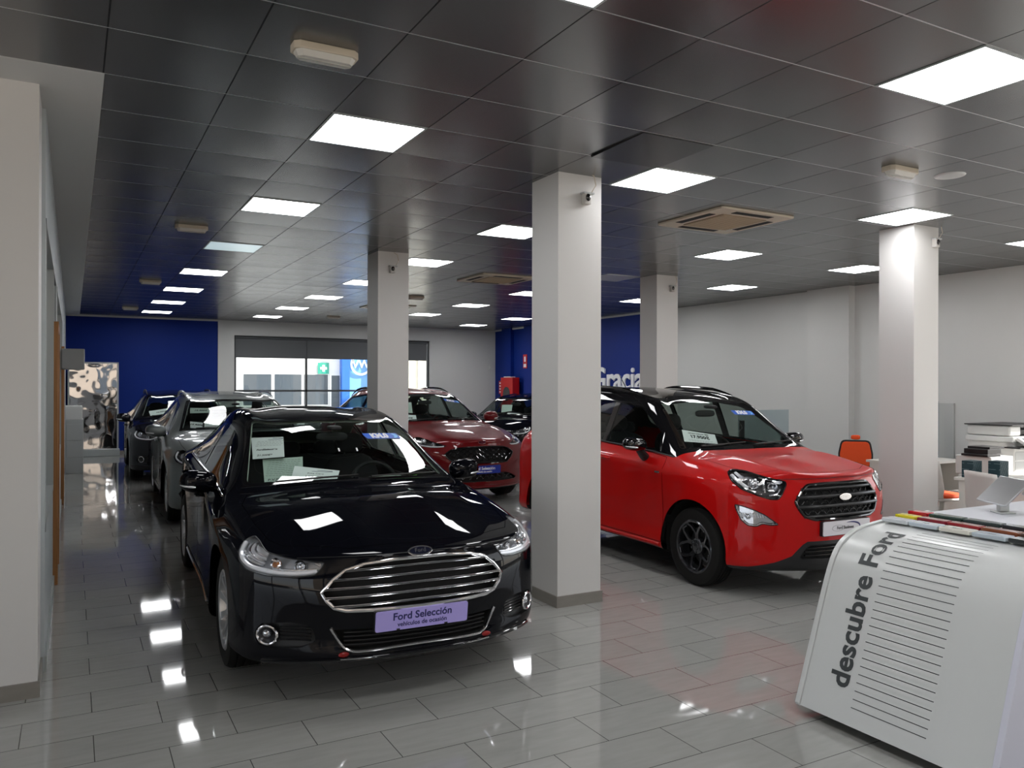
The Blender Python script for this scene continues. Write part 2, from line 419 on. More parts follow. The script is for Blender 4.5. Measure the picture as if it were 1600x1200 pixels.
class Car:
    def __init__(s, name, sp, loc, deg, label, cat='car'):
        s.sp = sp; s.root = empty(name, loc, radians(deg)); tag(s.root, label, cat)
        s.bm = car_base(sp)
        s.base = s.bm.copy(); s.base.faces.ensure_lookup_table(); s.base.verts.ensure_lookup_table()
        s.bvh = BVHTree.FromBMesh(s.base)
        s.labels = {'body': 0}; s.T = s.root
        for f in s.bm.faces:
            f.material_index = 0
            if f.normal.z < -.75 and f.calc_center_median().z < .45: f.material_index = s.lab('underbody')
    def lab(s, n):
        if n not in s.labels: s.labels[n] = len(s.labels)
        return s.labels[n]
    def normal_at(s, co):
        loc, nn, fi, d = s.bvh.find_nearest(co)
        f = s.base.faces[fi]
        ws = poly_3d_calc([v.co for v in f.verts], loc)
        n = Vector((0, 0, 0))
        for w_, v in zip(ws, f.verts): n += v.normal * w_
        return n.normalized()
    def proj(s, axis, a, b, side=1):
        if axis == 'side': o, d = Vector((side * 3, a, b)), Vector((-side, 0, 0))
        elif axis == 'front': o, d = Vector((a, -1, b)), Vector((0, 1, 0))
        elif axis == 'top': o, d = Vector((a, b, 4)), Vector((0, 0, -1))
        else:
            h = a / 2; o, d = Vector((side * (h + 2), h - 2, b)), Vector((-side, 1, 0)).normalized()
        loc, n, fi, dist = s.bvh.ray_cast(o, d)
        if loc is None:
            loc, n, fi, dist = s.bvh.find_nearest(o + d * (2.8 if axis != 'front' else 1.2))
        return loc, s.normal_at(loc)
    def cut(s, label, axis, poly, allowed=None, cond=None, mirror=True):
        """slice the skin along the outline and give the faces inside it a part label"""
        polys = [[(p[0], p[1]) for p in poly]]
        if axis in ('top', 'front') and mirror and all(abs(p[0]) > 1e-4 for p in polys[0]) and (all(p[0] > 0 for p in polys[0]) or all(p[0] < 0 for p in polys[0])):
            polys.append([(-p[0], p[1]) for p in reversed(polys[0])])
        base = {'side': lambda c, n: abs(n.x) > .22 and abs(c.x) > .35, 'front': lambda c, n: n.y < -.12 and c.y < 1.0,
                'top': lambda c, n: n.z > .12, 'diag': lambda c, n: n.y - abs(n.x) < -.15 and c.y < 1.3}[axis]
        fn = AX[axis]; L = s.lab(label)
        al = None if allowed is None else {s.lab(a) for a in allowed}
        for pl in polys:
            x0, x1 = min(p[0] for p in pl), max(p[0] for p in pl); y0, y1 = min(p[1] for p in pl), max(p[1] for p in pl)
            cand = set()
            for f in s.bm.faces:
                c = f.calc_center_median()
                if not base(c, f.normal) or (cond and not cond(c, f.normal)): continue
                q = [fn(v.co) for v in f.verts]
                if max(a[0] for a in q) < x0 or min(a[0] for a in q) > x1 or max(a[1] for a in q) < y0 or min(a[1] for a in q) > y1: continue
                cand.add(f)
            n = len(pl)
            for e in range(n):
                a, b = pl[e], pl[(e + 1) % n]
                dx, dy = b[0] - a[0], b[1] - a[1]; ll = sqrt(dx * dx + dy * dy)
                if ll < 1e-6: continue
                nx, ny = -dy / ll, dx / ll
                bx0, bx1, by0, by1 = min(a[0], b[0]), max(a[0], b[0]), min(a[1], b[1]), max(a[1], b[1])
                sub = []
                for f in cand:
                    q = [fn(v.co) for v in f.verts]
                    if max(t[0] for t in q) < bx0 or min(t[0] for t in q) > bx1 or max(t[1] for t in q) < by0 or min(t[1] for t in q) > by1: continue
                    dd = [(t[0] - a[0]) * nx + (t[1] - a[1]) * ny for t in q]
                    if min(dd) > -1e-5 or max(dd) < 1e-5: continue
                    sub.append(f)
                if not sub: continue
                groups = [(sub, None)]
                if axis == 'diag': groups = [([f for f in sub if f.calc_center_median().x > 0], 1), ([f for f in sub if f.calc_center_median().x <= 0], -1)]
                for fs, sg in groups:
                    if not fs: continue
                    if axis == 'side': co, no = (0, a[0], a[1]), (0, nx, ny)
                    elif axis == 'front': co, no = (a[0], 0, a[1]), (nx, 0, ny)
                    elif axis == 'top': co, no = (a[0], a[1], 0), (nx, ny, 0)
                    else: co, no = (0, a[0], a[1]), (nx * sg, nx, ny)
                    geom = list(fs) + list({e_ for f in fs for e_ in f.edges}) + list({v for f in fs for v in f.verts})
                    ret = bmesh.ops.bisect_plane(s.bm, geom=geom, dist=1e-6, plane_co=co, plane_no=no)
                    for f in fs: cand.discard(f)
                    for q in ret['geom']:
                        if isinstance(q, bmesh.types.BMFace): cand.add(q)
            for f in cand:
                if al is not None and f.material_index not in al: continue
                if inpoly(fn(f.calc_center_median()), pl): f.material_index = L
    def faces(s, label, sign=0):
        L = s.labels.get(label, -1)
        return [f for f in s.bm.faces if f.material_index == L and (sign == 0 or f.calc_center_median().x * sign > 0)]
    def skin(s, name, label, mat, sign=0, off=0., parent=None, thick=0.):
        """one part made of the skin faces carrying a label"""
        fs = s.faces(label, sign)
        if not fs: return None
        vm = {}; vs = []; fl = []; ns = []
        for f in fs:
            q = []
            for v in f.verts:
                if v not in vm:
                    nrm = s.normal_at(v.co); vm[v] = len(vs); vs.append(v.co + nrm * off); ns.append(nrm)
                q.append(vm[v])
            fl.append(q)
        me = bpy.data.meshes.new(name); me.from_pydata([tuple(v) for v in vs], [], fl)
        for p in me.polygons: p.use_smooth = True
        me.normals_split_custom_set_from_vertices([tuple(n) for n in ns])
        me.materials.append(mat)
        o = bpy.data.objects.new(name, me); COL.objects.link(o); o.parent = parent or s.root
        if thick:
            m = o.modifiers.new('thickness', 'SOLIDIFY'); m.thickness = thick; m.offset = -1
        return o
    def recess(s, name, label, mat, depth, direction=(0, 1, 0), sign=0, parent=None, shrink=1.):
        """a pan set back behind an opening: its bottom plus the walls up to the rim"""
        fs = s.faces(label, sign)
        if not fs: return None
        d = Vector(direction); vm = {}; vs = []; fl = []
        def vid(v):
            if v not in vm:
                vm[v] = len(vs); dd = Vector((d.x * (1 if v.co.x > 0 else -1), d.y, d.z)); vs.append(v.co + dd * depth)
            return vm[v]
        ec = {}
        for f in fs:
            fl.append([vid(v) for v in f.verts])
            for e in f.edges: ec[e] = ec.get(e, 0) + 1
        rim = {}
        def rid(v):
            if v not in rim: rim[v] = len(vs); vs.append(v.co - s.normal_at(v.co) * .001)
            return rim[v]
        for e, c in ec.items():
            if c == 1:
                a, b = e.verts; fl.append([vid(a), vid(b), rid(b), rid(a)])
        me = bpy.data.meshes.new(name); me.from_pydata([tuple(v) for v in vs], [], fl); me.materials.append(mat)
        o = bpy.data.objects.new(name, me); COL.objects.link(o); o.parent = parent or s.root
        return o
    def path(s, axis, pts, side=1, closed=False, n=0, step=.03):
        P = catmull([(p[0], p[1], 0) for p in pts], closed, n) if n else [Vector((p[0], p[1], 0)) for p in pts]
        if closed: P = P + [P[0]]
        out = []
        for a, b in zip(P[:-1], P[1:]):
            k = max(1, int((b - a).length / step))
            for i in range(k): out.append(a + (b - a) * i / k)
        if not closed: out.append(P[-1])
        return [s.proj(axis, q.x, q.y, side) for q in out]
    def tube(s, mb, axis, pts, r, off=0., side=1, closed=False, n=0, flat=1., seg=8, step=.03):
        pn = s.path(axis, pts, side, closed, n, step)
        mb.tube([c + nn * off for c, nn in pn], r, seg, closed, [nn for c, nn in pn], flat)
        return mb
    def seam(s, mb, axis, pts, wd=.004, side=1, closed=False, n=0, off=.0012):
        pn = s.path(axis, pts, side, closed, n, .04); vs = []; N = len(pn)
        for i, (c, nn) in enumerate(pn):
            a = pn[(i - 1) % N][0] if closed or i > 0 else c; b = pn[(i + 1) % N][0] if closed or i < N - 1 else c
            t = (b - a); t = t.normalized() if t.length > 1e-9 else Vector((0, 1, 0)); sd = t.cross(nn).normalized() * wd / 2
            vs += [c + sd + nn * off, c - sd + nn * off]
        fs = [(2 * i, 2 * i + 1, (2 * i + 3) % (2 * N), (2 * i + 2) % (2 * N)) for i in range(N if closed else N - 1)]
        mb.add(vs, fs); return mb

def wheel(car, yax, R, side, wout, width, style, rim_mat, turn=0):
    """tyre with rim, spokes and hub; outer face at x = side*wout"""
    xo = side * wout; w_ = width; rr = R - .108 if style != 'far' else R - .11
    prof = [(-w_ + .02, rr - .01), (-w_ + .012, rr + .005), (-w_ + .0, R - .055), (-w_ + .012, R - .016), (-w_ + .035, R - .003)]
    nx = 4
    for g_ in range(nx):
        xg = -w_ + .035 + (w_ - .07) * (g_ + .5) / nx
        prof += [(xg - .006, R), (xg - .004, R - .008), (xg + .004, R - .008), (xg + .006, R)]
    prof += [(-.035, R - .003), (-.012, R - .016), (0, R - .055), (-.012, rr + .012), (-.014, rr + .002), (-.02, rr - .01)]
    prof = [(p[0] * side, p[1]) for p in prof]
    t = MB().lathe(prof, 72).obj('wheel', m_tyre_tread, car.root, smooth=True, angle=35)
    t.location = (xo, yax, R)
    # rim barrel
    q = [(-.012, rr + .006), (-.006, rr - .004), (-.012, rr - .016), (-.05, rr - .028), (-.15, rr - .032), (-w_ + .02, rr - .012)]
    MB().lathe([(a * side, b) for a, b in q], 60).obj('rim', rim_mat, t, smooth=True)
    mb = MB(); dp = .028
    if style == 'ten':
        n = 10
        for k in range(n):
            a = 2 * pi * k / n + turn
            for da, wA in ((0, .018),):
                c0, c1 = .05, rr - .008
                pts = []
                for r0, xx, hw in ((c0, -.045, .020), (c0 + (c1 - c0) * .5, -.030, .016), (c1, -.014, .026)):
                    pts.append((r0, xx, hw))
                vs = []
                for r0, xx, hw in pts:
                    for (dx, sgn) in ((0, -1), (0, 1), (-dp, 1), (-dp, -1)):
                        hw2 = hw if dx == 0 else hw * .9
                        vs.append(Vector(((xx + dx) * side, r0 * cos(a) - sgn * hw2 * sin(a), r0 * sin(a) + sgn * hw2 * cos(a))))
                fs = []
                for i in range(2):
                    for q_ in range(4): fs.append((i * 4 + q_, i * 4 + (q_ + 1) % 4, (i + 1) * 4 + (q_ + 1) % 4, (i + 1) * 4 + q_))
                fs += [(0, 1, 2, 3), (8, 9, 10, 11)]
                mb.add(vs, fs)
    else:
        n = 5
        for k in range(n):
            for sg in (-1, 1):
                a = 2 * pi * k / n + turn; pts = []
                for r0, xx, hw, da in ((.045, -.05, .017, .0), (.11, -.040, .013, .10), (rr - .05, -.026, .011, .30), (rr - .006, -.014, .020, .52)):
                    pts.append((r0, xx, hw, a + sg * da))
                vs = []
                for r0, xx, hw, aa in pts:
                    for (dx, s2) in ((0, -1), (0, 1), (-dp, 1), (-dp, -1)):
                        vs.append(Vector(((xx + dx) * side, r0 * cos(aa) - s2 * hw * sin(aa), r0 * sin(aa) + s2 * hw * cos(aa))))
                fs = []
                for i in range(3):
                    for q_ in range(4): fs.append((i * 4 + q_, i * 4 + (q_ + 1) % 4, (i + 1) * 4 + (q_ + 1) % 4, (i + 1) * 4 + q_))
                fs += [(0, 1, 2, 3), (12, 13, 14, 15)]
                mb.add(vs, fs)
            # outer web joining neighbouring spoke pairs
            a = 2 * pi * (k + .5) / n + turn
            mb.tube([((-.02) * side, (rr - .03) * cos(a + d), (rr - .03) * sin(a + d)) for d in (-.12, 0, .12)], .009, 6)
    mb.obj('spokes', rim_mat, t, bevel=.003)
    hb = MB(); hb.lathe([(a * side, b) for a, b in [(-.09, .075), (-.05, .07), (-.040, .06), (-.036, .034), (-.030, .031), (-.028, 0.0001)]], 30)
    for k in range(5):
        a = 2 * pi * (k + .5) / 5 + turn
        hb.tube([(-.055 * side, .052 * cos(a), .052 * sin(a)), (-.034 * side, .052 * cos(a), .052 * sin(a))], .009, 6)
    hb.obj('hub_cap', rim_mat, t, smooth=True)
    bd = MB().lathe([(a * side, b) for a, b in [(-.16, .0001), (-.16, rr * .78), (-.135, rr * .78), (-.135, .0001)]], 36).obj('brake_disc', m_disc, t, smooth=True)
    return t
m_disc = M('brake_steel', (.10, .10, .10), .5, .8)
m_tyre_tread = M('tyre_rubber_treaded', (.009, .0085, .008), .7, spec=.25)
def _tread():
    N, L, b = nodes(m_tyre_tread)
    t = N.new('ShaderNodeTexCoord'); sp = N.new('ShaderNodeSeparateXYZ'); L.new(t.outputs['Object'], sp.inputs[0])
    at = N.new('ShaderNodeMath'); at.operation = 'ARCTAN2'; L.new(sp.outputs[2], at.inputs[0]); L.new(sp.outputs[1], at.inputs[1])
    mu = N.new('ShaderNodeMath'); mu.operation = 'MULTIPLY'; mu.inputs[1].default_value = 72; L.new(at.outputs[0], mu.inputs[0])
    ax = N.new('ShaderNodeMath'); ax.operation = 'MULTIPLY_ADD'; ax.inputs[1].default_value = 20; L.new(sp.outputs[0], ax.inputs[0]); L.new(mu.outputs[0], ax.inputs[2])
    si = N.new('ShaderNodeMath'); si.operation = 'SINE'; L.new(ax.outputs[0], si.inputs[0])
    gt = N.new('ShaderNodeMath'); gt.operation = 'GREATER_THAN'; gt.inputs[1].default_value = -.72; L.new(si.outputs[0], gt.inputs[0])
    r2 = N.new('ShaderNodeVectorMath'); r2.operation = 'LENGTH'
    cb = N.new('ShaderNodeCombineXYZ'); L.new(sp.outputs[1], cb.inputs[1]); L.new(sp.outputs[2], cb.inputs[2]); L.new(cb.outputs[0], r2.inputs[0])
    g2 = N.new('ShaderNodeMath'); g2.operation = 'LESS_THAN'; g2.inputs[1].default_value = .305; L.new(r2.outputs['Value'], g2.inputs[0])
    mx = N.new('ShaderNodeMath'); mx.operation = 'MAXIMUM'; L.new(gt.outputs[0], mx.inputs[0]); L.new(g2.outputs[0], mx.inputs[1])
    bp = N.new('ShaderNodeBump'); bp.inputs['Distance'].default_value = .006; bp.inputs['Strength'].default_value = 1; L.new(mx.outputs[0], bp.inputs['Height']); L.new(bp.outputs[0], b.inputs['Normal'])
_tread()
m_cabin = M('dark_cabin_trim', (.018, .019, .020), .7)
m_seat = M('dark_seat_fabric', (.028, .029, .032), .85)
m_mesh = M('grille_mesh_black', (.010, .010, .011), .35)
m_reflector = M('lamp_reflector', (.75, .76, .78), .14, 1.0)
m_lampdark = M('lamp_housing_dark', (.07, .07, .075), .22, .5)
m_lampwhite = M('lamp_light_guide', (.82, .84, .87), .2, .2)
m_bulb = M('projector_lens', (.55, .57, .60), .03, .9, coat=1)
m_amber = M('amber_bulb', (.55, .22, .08), .2, .3)
m_ovalblue = M('oval_badge_blue', (.006, .008, .025), .2, .2)
m_wiper = M('wiper_black', (.008, .008, .008), .5)

def ellipse(cx, cy, a, b, n=28): return [(cx + a * cos(2 * pi * k / n), cy + b * sin(2 * pi * k / n)) for k in range(n)]
def oval_badge(car, co, nrm, a=.072, b=.029, dark=False):
    T = frame(co + nrm * .008, (1, 0, 0), nrm)
    ring = MB(); ring.prism(ellipse(0, 0, a, b), -.006, .003, 'z', T)
    o = ring.obj('oval_badge', m_chrome, car.root, bevel=.0015)
    inn = MB(); inn.prism(ellipse(0, 0, a * .86, b * .74), .003, .0042, 'z', T)
    inn.obj('badge_field', m_ovalblue if not dark else m_silver, o)
    text('badge_script', 'Ford', .034 * a / .072, m_chrome, o, T @ Matrix.Translation((0, .002, .0046)) @ Matrix.Shear('XZ', 4, (0, 0)), .0004)
    return o
def plate(car, z, tilt, base_mat, y=None, height=.11):
    co, n = car.proj('front', 0, z)
    yy = (co.y if y is None else y) - .012
    n = Vector((0, -cos(tilt), -sin(tilt)))
    T = frame((0, yy, z), (1, 0, 0), n)
    pl = MB(); pl.prism(rounded([(-.26, -height / 2), (.26, -height / 2), (.26, height / 2), (-.26, height / 2)], .012), -.004, .004, 'z', T)
    o = pl.obj('number_plate', base_mat, car.root)
    o['label'] = 'plastic number plate'
    hb = MB(); hb.prism(rounded([(-.265, -height / 2 - .006), (.265, -height / 2 - .006), (.265, height / 2 + .003), (-.265, height / 2 + .003)], .012), -.030, -.0045, 'z', T)
    hb.obj('plate_holder', m_black, car.root)
    return o, T

def seat(mb, x, y, z, wd=.25, hh=.62):
    mb.ball((x, y + .0, z + .06), wd, .26, .10, 16, 8, None, .6)
    R = Matrix.Rotation(radians(-14), 3, 'X')
    mb.ball((x, y + .30, z + .38), wd, .085, .34, 16, 10, R, .6)
    mb.ball((x, y + .40, z + .80), .125, .06, .085, 14, 8, R, .65)
    mb.box(x - .05, y + .37, z + .68, x - .035, y + .385, z + .78); mb.box(x + .035, y + .37, z + .68, x + .05, y + .385, z + .78)

def mirror(car, y, z, wroot, side, shell_mat, stalk_mat, wd=.24, ht=.15, drop=0., strip=True):
    x0 = side * wroot; cx = side * (wroot + .05 + wd / 2)
    st = MB(); st.tube([(x0 - side * .02, y + .03, z - .07 - drop), (x0 + side * .05, y + .02, z - .05 - drop * .6), (cx - side * .03, y, z - .03)], [.030 + drop * .15, .028 + drop * .2, .03], 10, ups=None, flat=.8)
    sh = MB(); R = Matrix.Rotation(radians(-6) * side, 3, 'Y') @ Matrix.Rotation(radians(-10) * side, 3, 'Z')
    sh.ball((cx, y, z), wd / 2, .085, ht / 2, 28, 16, R, .78)
    # flatten the rear (glass side)
    vs = []
    for v in sh.v: vs.append((v[0], min(v[1], y + .035), v[2]))
    sh.v = vs
    o = sh.obj('door_mirror', shell_mat, car.root, smooth=True, angle=60)
    st.obj('mirror_stalk', stalk_mat, o, smooth=True)
    g = MB(); g.ball((cx, y + .036, z), wd / 2 - .018, .003, ht / 2 - .018, 20, 8, R, .7); g.obj('mirror_glass', m_chrome, o, smooth=True)
    if strip:
        pts = []
        for k in range(7):
            t = k / 6; xx = cx + side * (wd * .10 + (wd * .38) * t); yy = y - .085 * sqrt(max(0, 1 - abs((xx - cx) / (wd / 2)) ** 2.6)) * 1.03
            pts.append((xx, yy, z - ht * .20 + .012 * t))
        s_ = MB(); s_.tube(pts, [.004, .007, .008, .008, .008, .007, .004], 8); s_.obj('mirror_indicator', m_lampwhite, o, smooth=True)
    return o

def hexes(car, mb, poly, size, r, off, axis='front', stagger=True):
    xs = [p[0] for p in poly]; ys = [p[1] for p in poly]
    dy = size * .62; row = 0; y = min(ys)
    while y < max(ys) + dy:
        x = min(xs) - size + (size * .5 if row % 2 else 0)
        while x < max(xs) + size:
            pts = [(x - size / 2, y), (x - size * .22, y + dy * .5), (x + size * .22, y + dy * .5), (x + size / 2, y)]
            for a, b in zip(pts[:-1], pts[1:]):
                if inpoly(a, poly) and inpoly(b, poly):
                    car.tube(mb, axis, [a, b], r, off, seg=5, step=.05, flat=1.6)
            x += size
        y += dy * .5; row += 1

m_gap = M('panel_gap_black', (.002, .002, .002), .9, spec=0)
def inset(poly, d):
    """outline moved inwards by d"""
    n = len(poly); A = sum(poly[i][0] * poly[(i + 1) % n][1] - poly[(i + 1) % n][0] * poly[i][1] for i in range(n))
    sg = 1 if A > 0 else -1; out = []
    for i in range(n):
        a, b, c = Vector(poly[i - 1][:2]), Vector(poly[i][:2]), Vector(poly[(i + 1) % n][:2])
        e1 = (b - a).normalized(); e2 = (c - b).normalized()
        n1 = Vector((-e1.y, e1.x)) * sg; n2 = Vector((-e2.y, e2.x)) * sg
        m = (n1 + n2); m = m / max(.35, m.length_squared / 2) if m.length > 1e-6 else n1
        out.append((b.x + m.x * d, b.y + m.y * d))
    return out
def clipx(poly, lo, hi):
    def cl(P, f, at):
        out = []
        for i in range(len(P)):
            a, b = P[i - 1], P[i]
            fa, fb = f(a), f(b)
            if (fa >= 0) != (fb >= 0):
                t = fa / (fa - fb); out.append((a[0] + (b[0] - a[0]) * t, a[1] + (b[1] - a[1]) * t))
            if fb >= 0: out.append(b)
        return out
    return cl(cl(poly, lambda p: p[0] - lo, 0), lambda p: hi - p[0], 0)
def sym(pts):
    """mirror a half outline given from the top centre to the bottom centre"""
    return list(pts) + [(-p[0], p[1]) for p in reversed(pts) if abs(p[0]) > 1e-4]
def lerp_tab(xs, ys, x):
    if x <= xs[0]: return ys[0]
    for i in range(len(xs) - 1):
        if x <= xs[i + 1]: return ys[i] + (ys[i + 1] - ys[i]) * (x - xs[i]) / (xs[i + 1] - xs[i])
    return ys[-1]
def rows(w4, z4, d3, z3, d2=.012, z2=.56, d1=.0, z1=.34, d0=-.03, z0=.20, nose=None):
    w3 = [a + d3 for a in w4]; w2 = [a + d2 for a in w3]; w1 = [a + d1 for a in w2]; w0 = [a + d0 for a in w1]
    L = lambda v: v if isinstance(v, list) else [v] * NI
    return [w0, w1, w2, w3, list(w4)], [L(z0), L(z1), L(z2), L(z3), L(z4)]

def tubface(fr):
    return fr
W_, Z_ = rows([.79, .85, .87, .857, .838, .834, .832, .826, .815, .75], [.775, .83, .885, .935, .965, .985, 1.0, 1.02, 1.03, 1.0], .058,
              [.69, .745, .79, .83, .86, .88, .90, .915, .92, .90])
MONDEO = dict(
    Ys=[.36, .70, 1.10, 1.55, 1.98, 2.35, 2.95, 3.60, 4.20, 4.66], Ye=[.40, .72, 1.10, 1.42, 1.88, 2.32, 2.95, 3.62, 4.25, 4.70],
    Yc=[.09, .45, .85, 1.24, 1.66, 2.06, 2.95, 3.75, 4.35, 4.84], zc=[.795, .885, .955, 1.005, 1.225, 1.415, 1.482, 1.405, 1.17, 1.10],
    ze=[.80, .865, .925, .975, 1.19, 1.375, 1.425, 1.345, 1.14, 1.06], we=[.72, .755, .775, .765, .69, .625, .605, .585, .64, .66],
    w=W_, z=Z_, F=[(.10, .20), (.03, .30), (.0, .45), (.01, .62), (.035, .74)], R=[(4.75, .25), (4.84, .38), (4.87, .55), (4.86, .80), (4.86, .98)],
    bump=[.0, .008, .010, .006, 0, 0, 0, 0, 0, 0], dome=[0, .014, .020, .008, 0, 0, 0, 0, 0, 0],
    crease=[(('T', i, 1), ('T', i + 1, 1), .8) for i in range(0, 3)] + [(('T', i, 2), ('T', i + 1, 2), .55) for i in range(0, 3)]
           + [(('S', i, 3, 1), ('S', i + 1, 3, 1), .55) for i in range(1, 8)],
    axles=(.95, 3.80), R_=.335, arch=.375, wheel_out=.905, tyre_w=.235, bonnet_gap=.02, H=1.47)
W_, Z_ = rows([.735, .80, .82, .815, .80, .80, .80, .80, .79, .74], [.925, .975, 1.005, 1.035, 1.06, 1.08, 1.11, 1.14, 1.14, 1.0], .065,
              [.83, .86, .88, .895, .91, .925, .945, .96, .95, .9], .008, .62, .0, .38, -.02, .235)
ECO = dict(
    Ys=[.34, .60, .86, 1.18, 1.52, 1.88, 2.45, 3.15, 3.75, 4.00], Ye=[.34, .60, .85, 1.10, 1.46, 1.80, 2.45, 3.15, 3.78, 4.0],
    Yc=[.10, .38, .72, 1.08, 1.42, 1.76, 2.45, 3.2, 3.88, 4.08], zc=[.965, 1.02, 1.06, 1.10, 1.34, 1.55, 1.625, 1.61, 1.30, 1.06],
    ze=[.965, 1.005, 1.04, 1.085, 1.31, 1.51, 1.58, 1.565, 1.25, 1.02], we=[.66, .70, .72, .72, .665, .615, .60, .59, .62, .68],
    w=W_, z=Z_, F=[(.12, .20), (.04, .36), (.02, .55), (.03, .74), (.07, .89)], R=[(3.98, .25), (4.06, .38), (4.1, .6), (4.1, .85), (4.09, .98)],
    bump=[.012, .016, .016, .008, 0, 0, 0, 0, 0, 0],
    crease=[(('T', i, 2), ('T', i + 1, 2), .6) for i in range(0, 3)] + [(('S', i, 3, 1), ('S', i + 1, 3, 1), .5) for i in range(1, 8)]
           + [(('T', 0, j), ('T', 0, j + 1), .5) for j in range(0, 3)],
    axles=(.83, 3.35), door_dy=.12, bpillar=2.28, R_=.325, arch=.385, wheel_out=.865, tyre_w=.21, bonnet_gap=.02, H=1.62)
W_, Z_ = rows([.80, .87, .885, .875, .86, .86, .86, .86, .85, .78], [.86, .93, .985, 1.03, 1.06, 1.08, 1.10, 1.12, 1.12, 1.0], .06,
              [.78, .83, .86, .88, .90, .92, .94, .96, .95, .88], .008, .60, .0, .38, -.03, .22)
KUGA = dict(
    Ys=[.38, .70, 1.03, 1.42, 1.82, 2.18, 2.8, 3.5, 4.15, 4.48], Ye=[.40, .70, 1.03, 1.38, 1.78, 2.14, 2.8, 3.5, 4.2, 4.5],
    Yc=[.10, .45, .85, 1.26, 1.64, 2.0, 2.8, 3.55, 4.3, 4.58], zc=[.92, 1.01, 1.07, 1.12, 1.34, 1.53, 1.60, 1.56, 1.2, 1.05],
    ze=[.90, .97, 1.03, 1.085, 1.30, 1.485, 1.555, 1.50, 1.16, 1.0], we=[.72, .77, .79, .77, .70, .64, .62, .61, .68, .72],
    w=W_, z=Z_, F=[(.12, .21), (.03, .33), (.0, .50), (.02, .68), (.06, .85)], R=[(4.5, .25), (4.58, .38), (4.61, .6), (4.61, .85), (4.6, .98)],
    bump=[.008, .012, .012, .006, 0, 0, 0, 0, 0, 0],
    crease=[(('T', i, 2), ('T', i + 1, 2), .4) for i in range(0, 3)] + [(('S', i, 3, 1), ('S', i + 1, 3, 1), .4) for i in range(1, 8)],
    axles=(.92, 3.63), R_=.35, arch=.395, wheel_out=.925, tyre_w=.235, bonnet_gap=.02, H=1.60)
W_, Z_ = rows([.77, .83, .85, .845, .83, .83, .83, .83, .82, .76], [.775, .84, .89, .94, .965, .98, 1.0, 1.02, 1.02, .93], .055,
              [.70, .75, .79, .82, .85, .87, .89, .90, .90, .85])
FOCUS = dict(
    Ys=[.36, .66, .98, 1.40, 1.80, 2.14, 2.7, 3.4, 3.95, 4.2], Ye=[.38, .66, .98, 1.36, 1.76, 2.10, 2.7, 3.4, 3.95, 4.2],
    Yc=[.09, .42, .80, 1.18, 1.54, 1.90, 2.7, 3.45, 4.1, 4.33], zc=[.80, .90, .965, 1.02, 1.22, 1.385, 1.455, 1.43, 1.14, .98],
    ze=[.80, .88, .93, .985, 1.19, 1.345, 1.41, 1.38, 1.10, .95], we=[.70, .74, .76, .745, .67, .61, .59, .58, .64, .68],
    w=W_, z=Z_, F=[(.10, .20), (.03, .30), (.0, .45), (.01, .62), (.035, .74)], R=[(4.25, .25), (4.33, .38), (4.36, .6), (4.36, .8), (4.35, .92)],
    bump=[.0, .010, .010, .005, 0, 0, 0, 0, 0, 0], crease=[(('S', i, 3, 1), ('S', i + 1, 3, 1), .4) for i in range(1, 8)],
    axles=(.90, 3.55), R_=.325, arch=.37, wheel_out=.885, tyre_w=.215, bonnet_gap=.02, H=1.455)

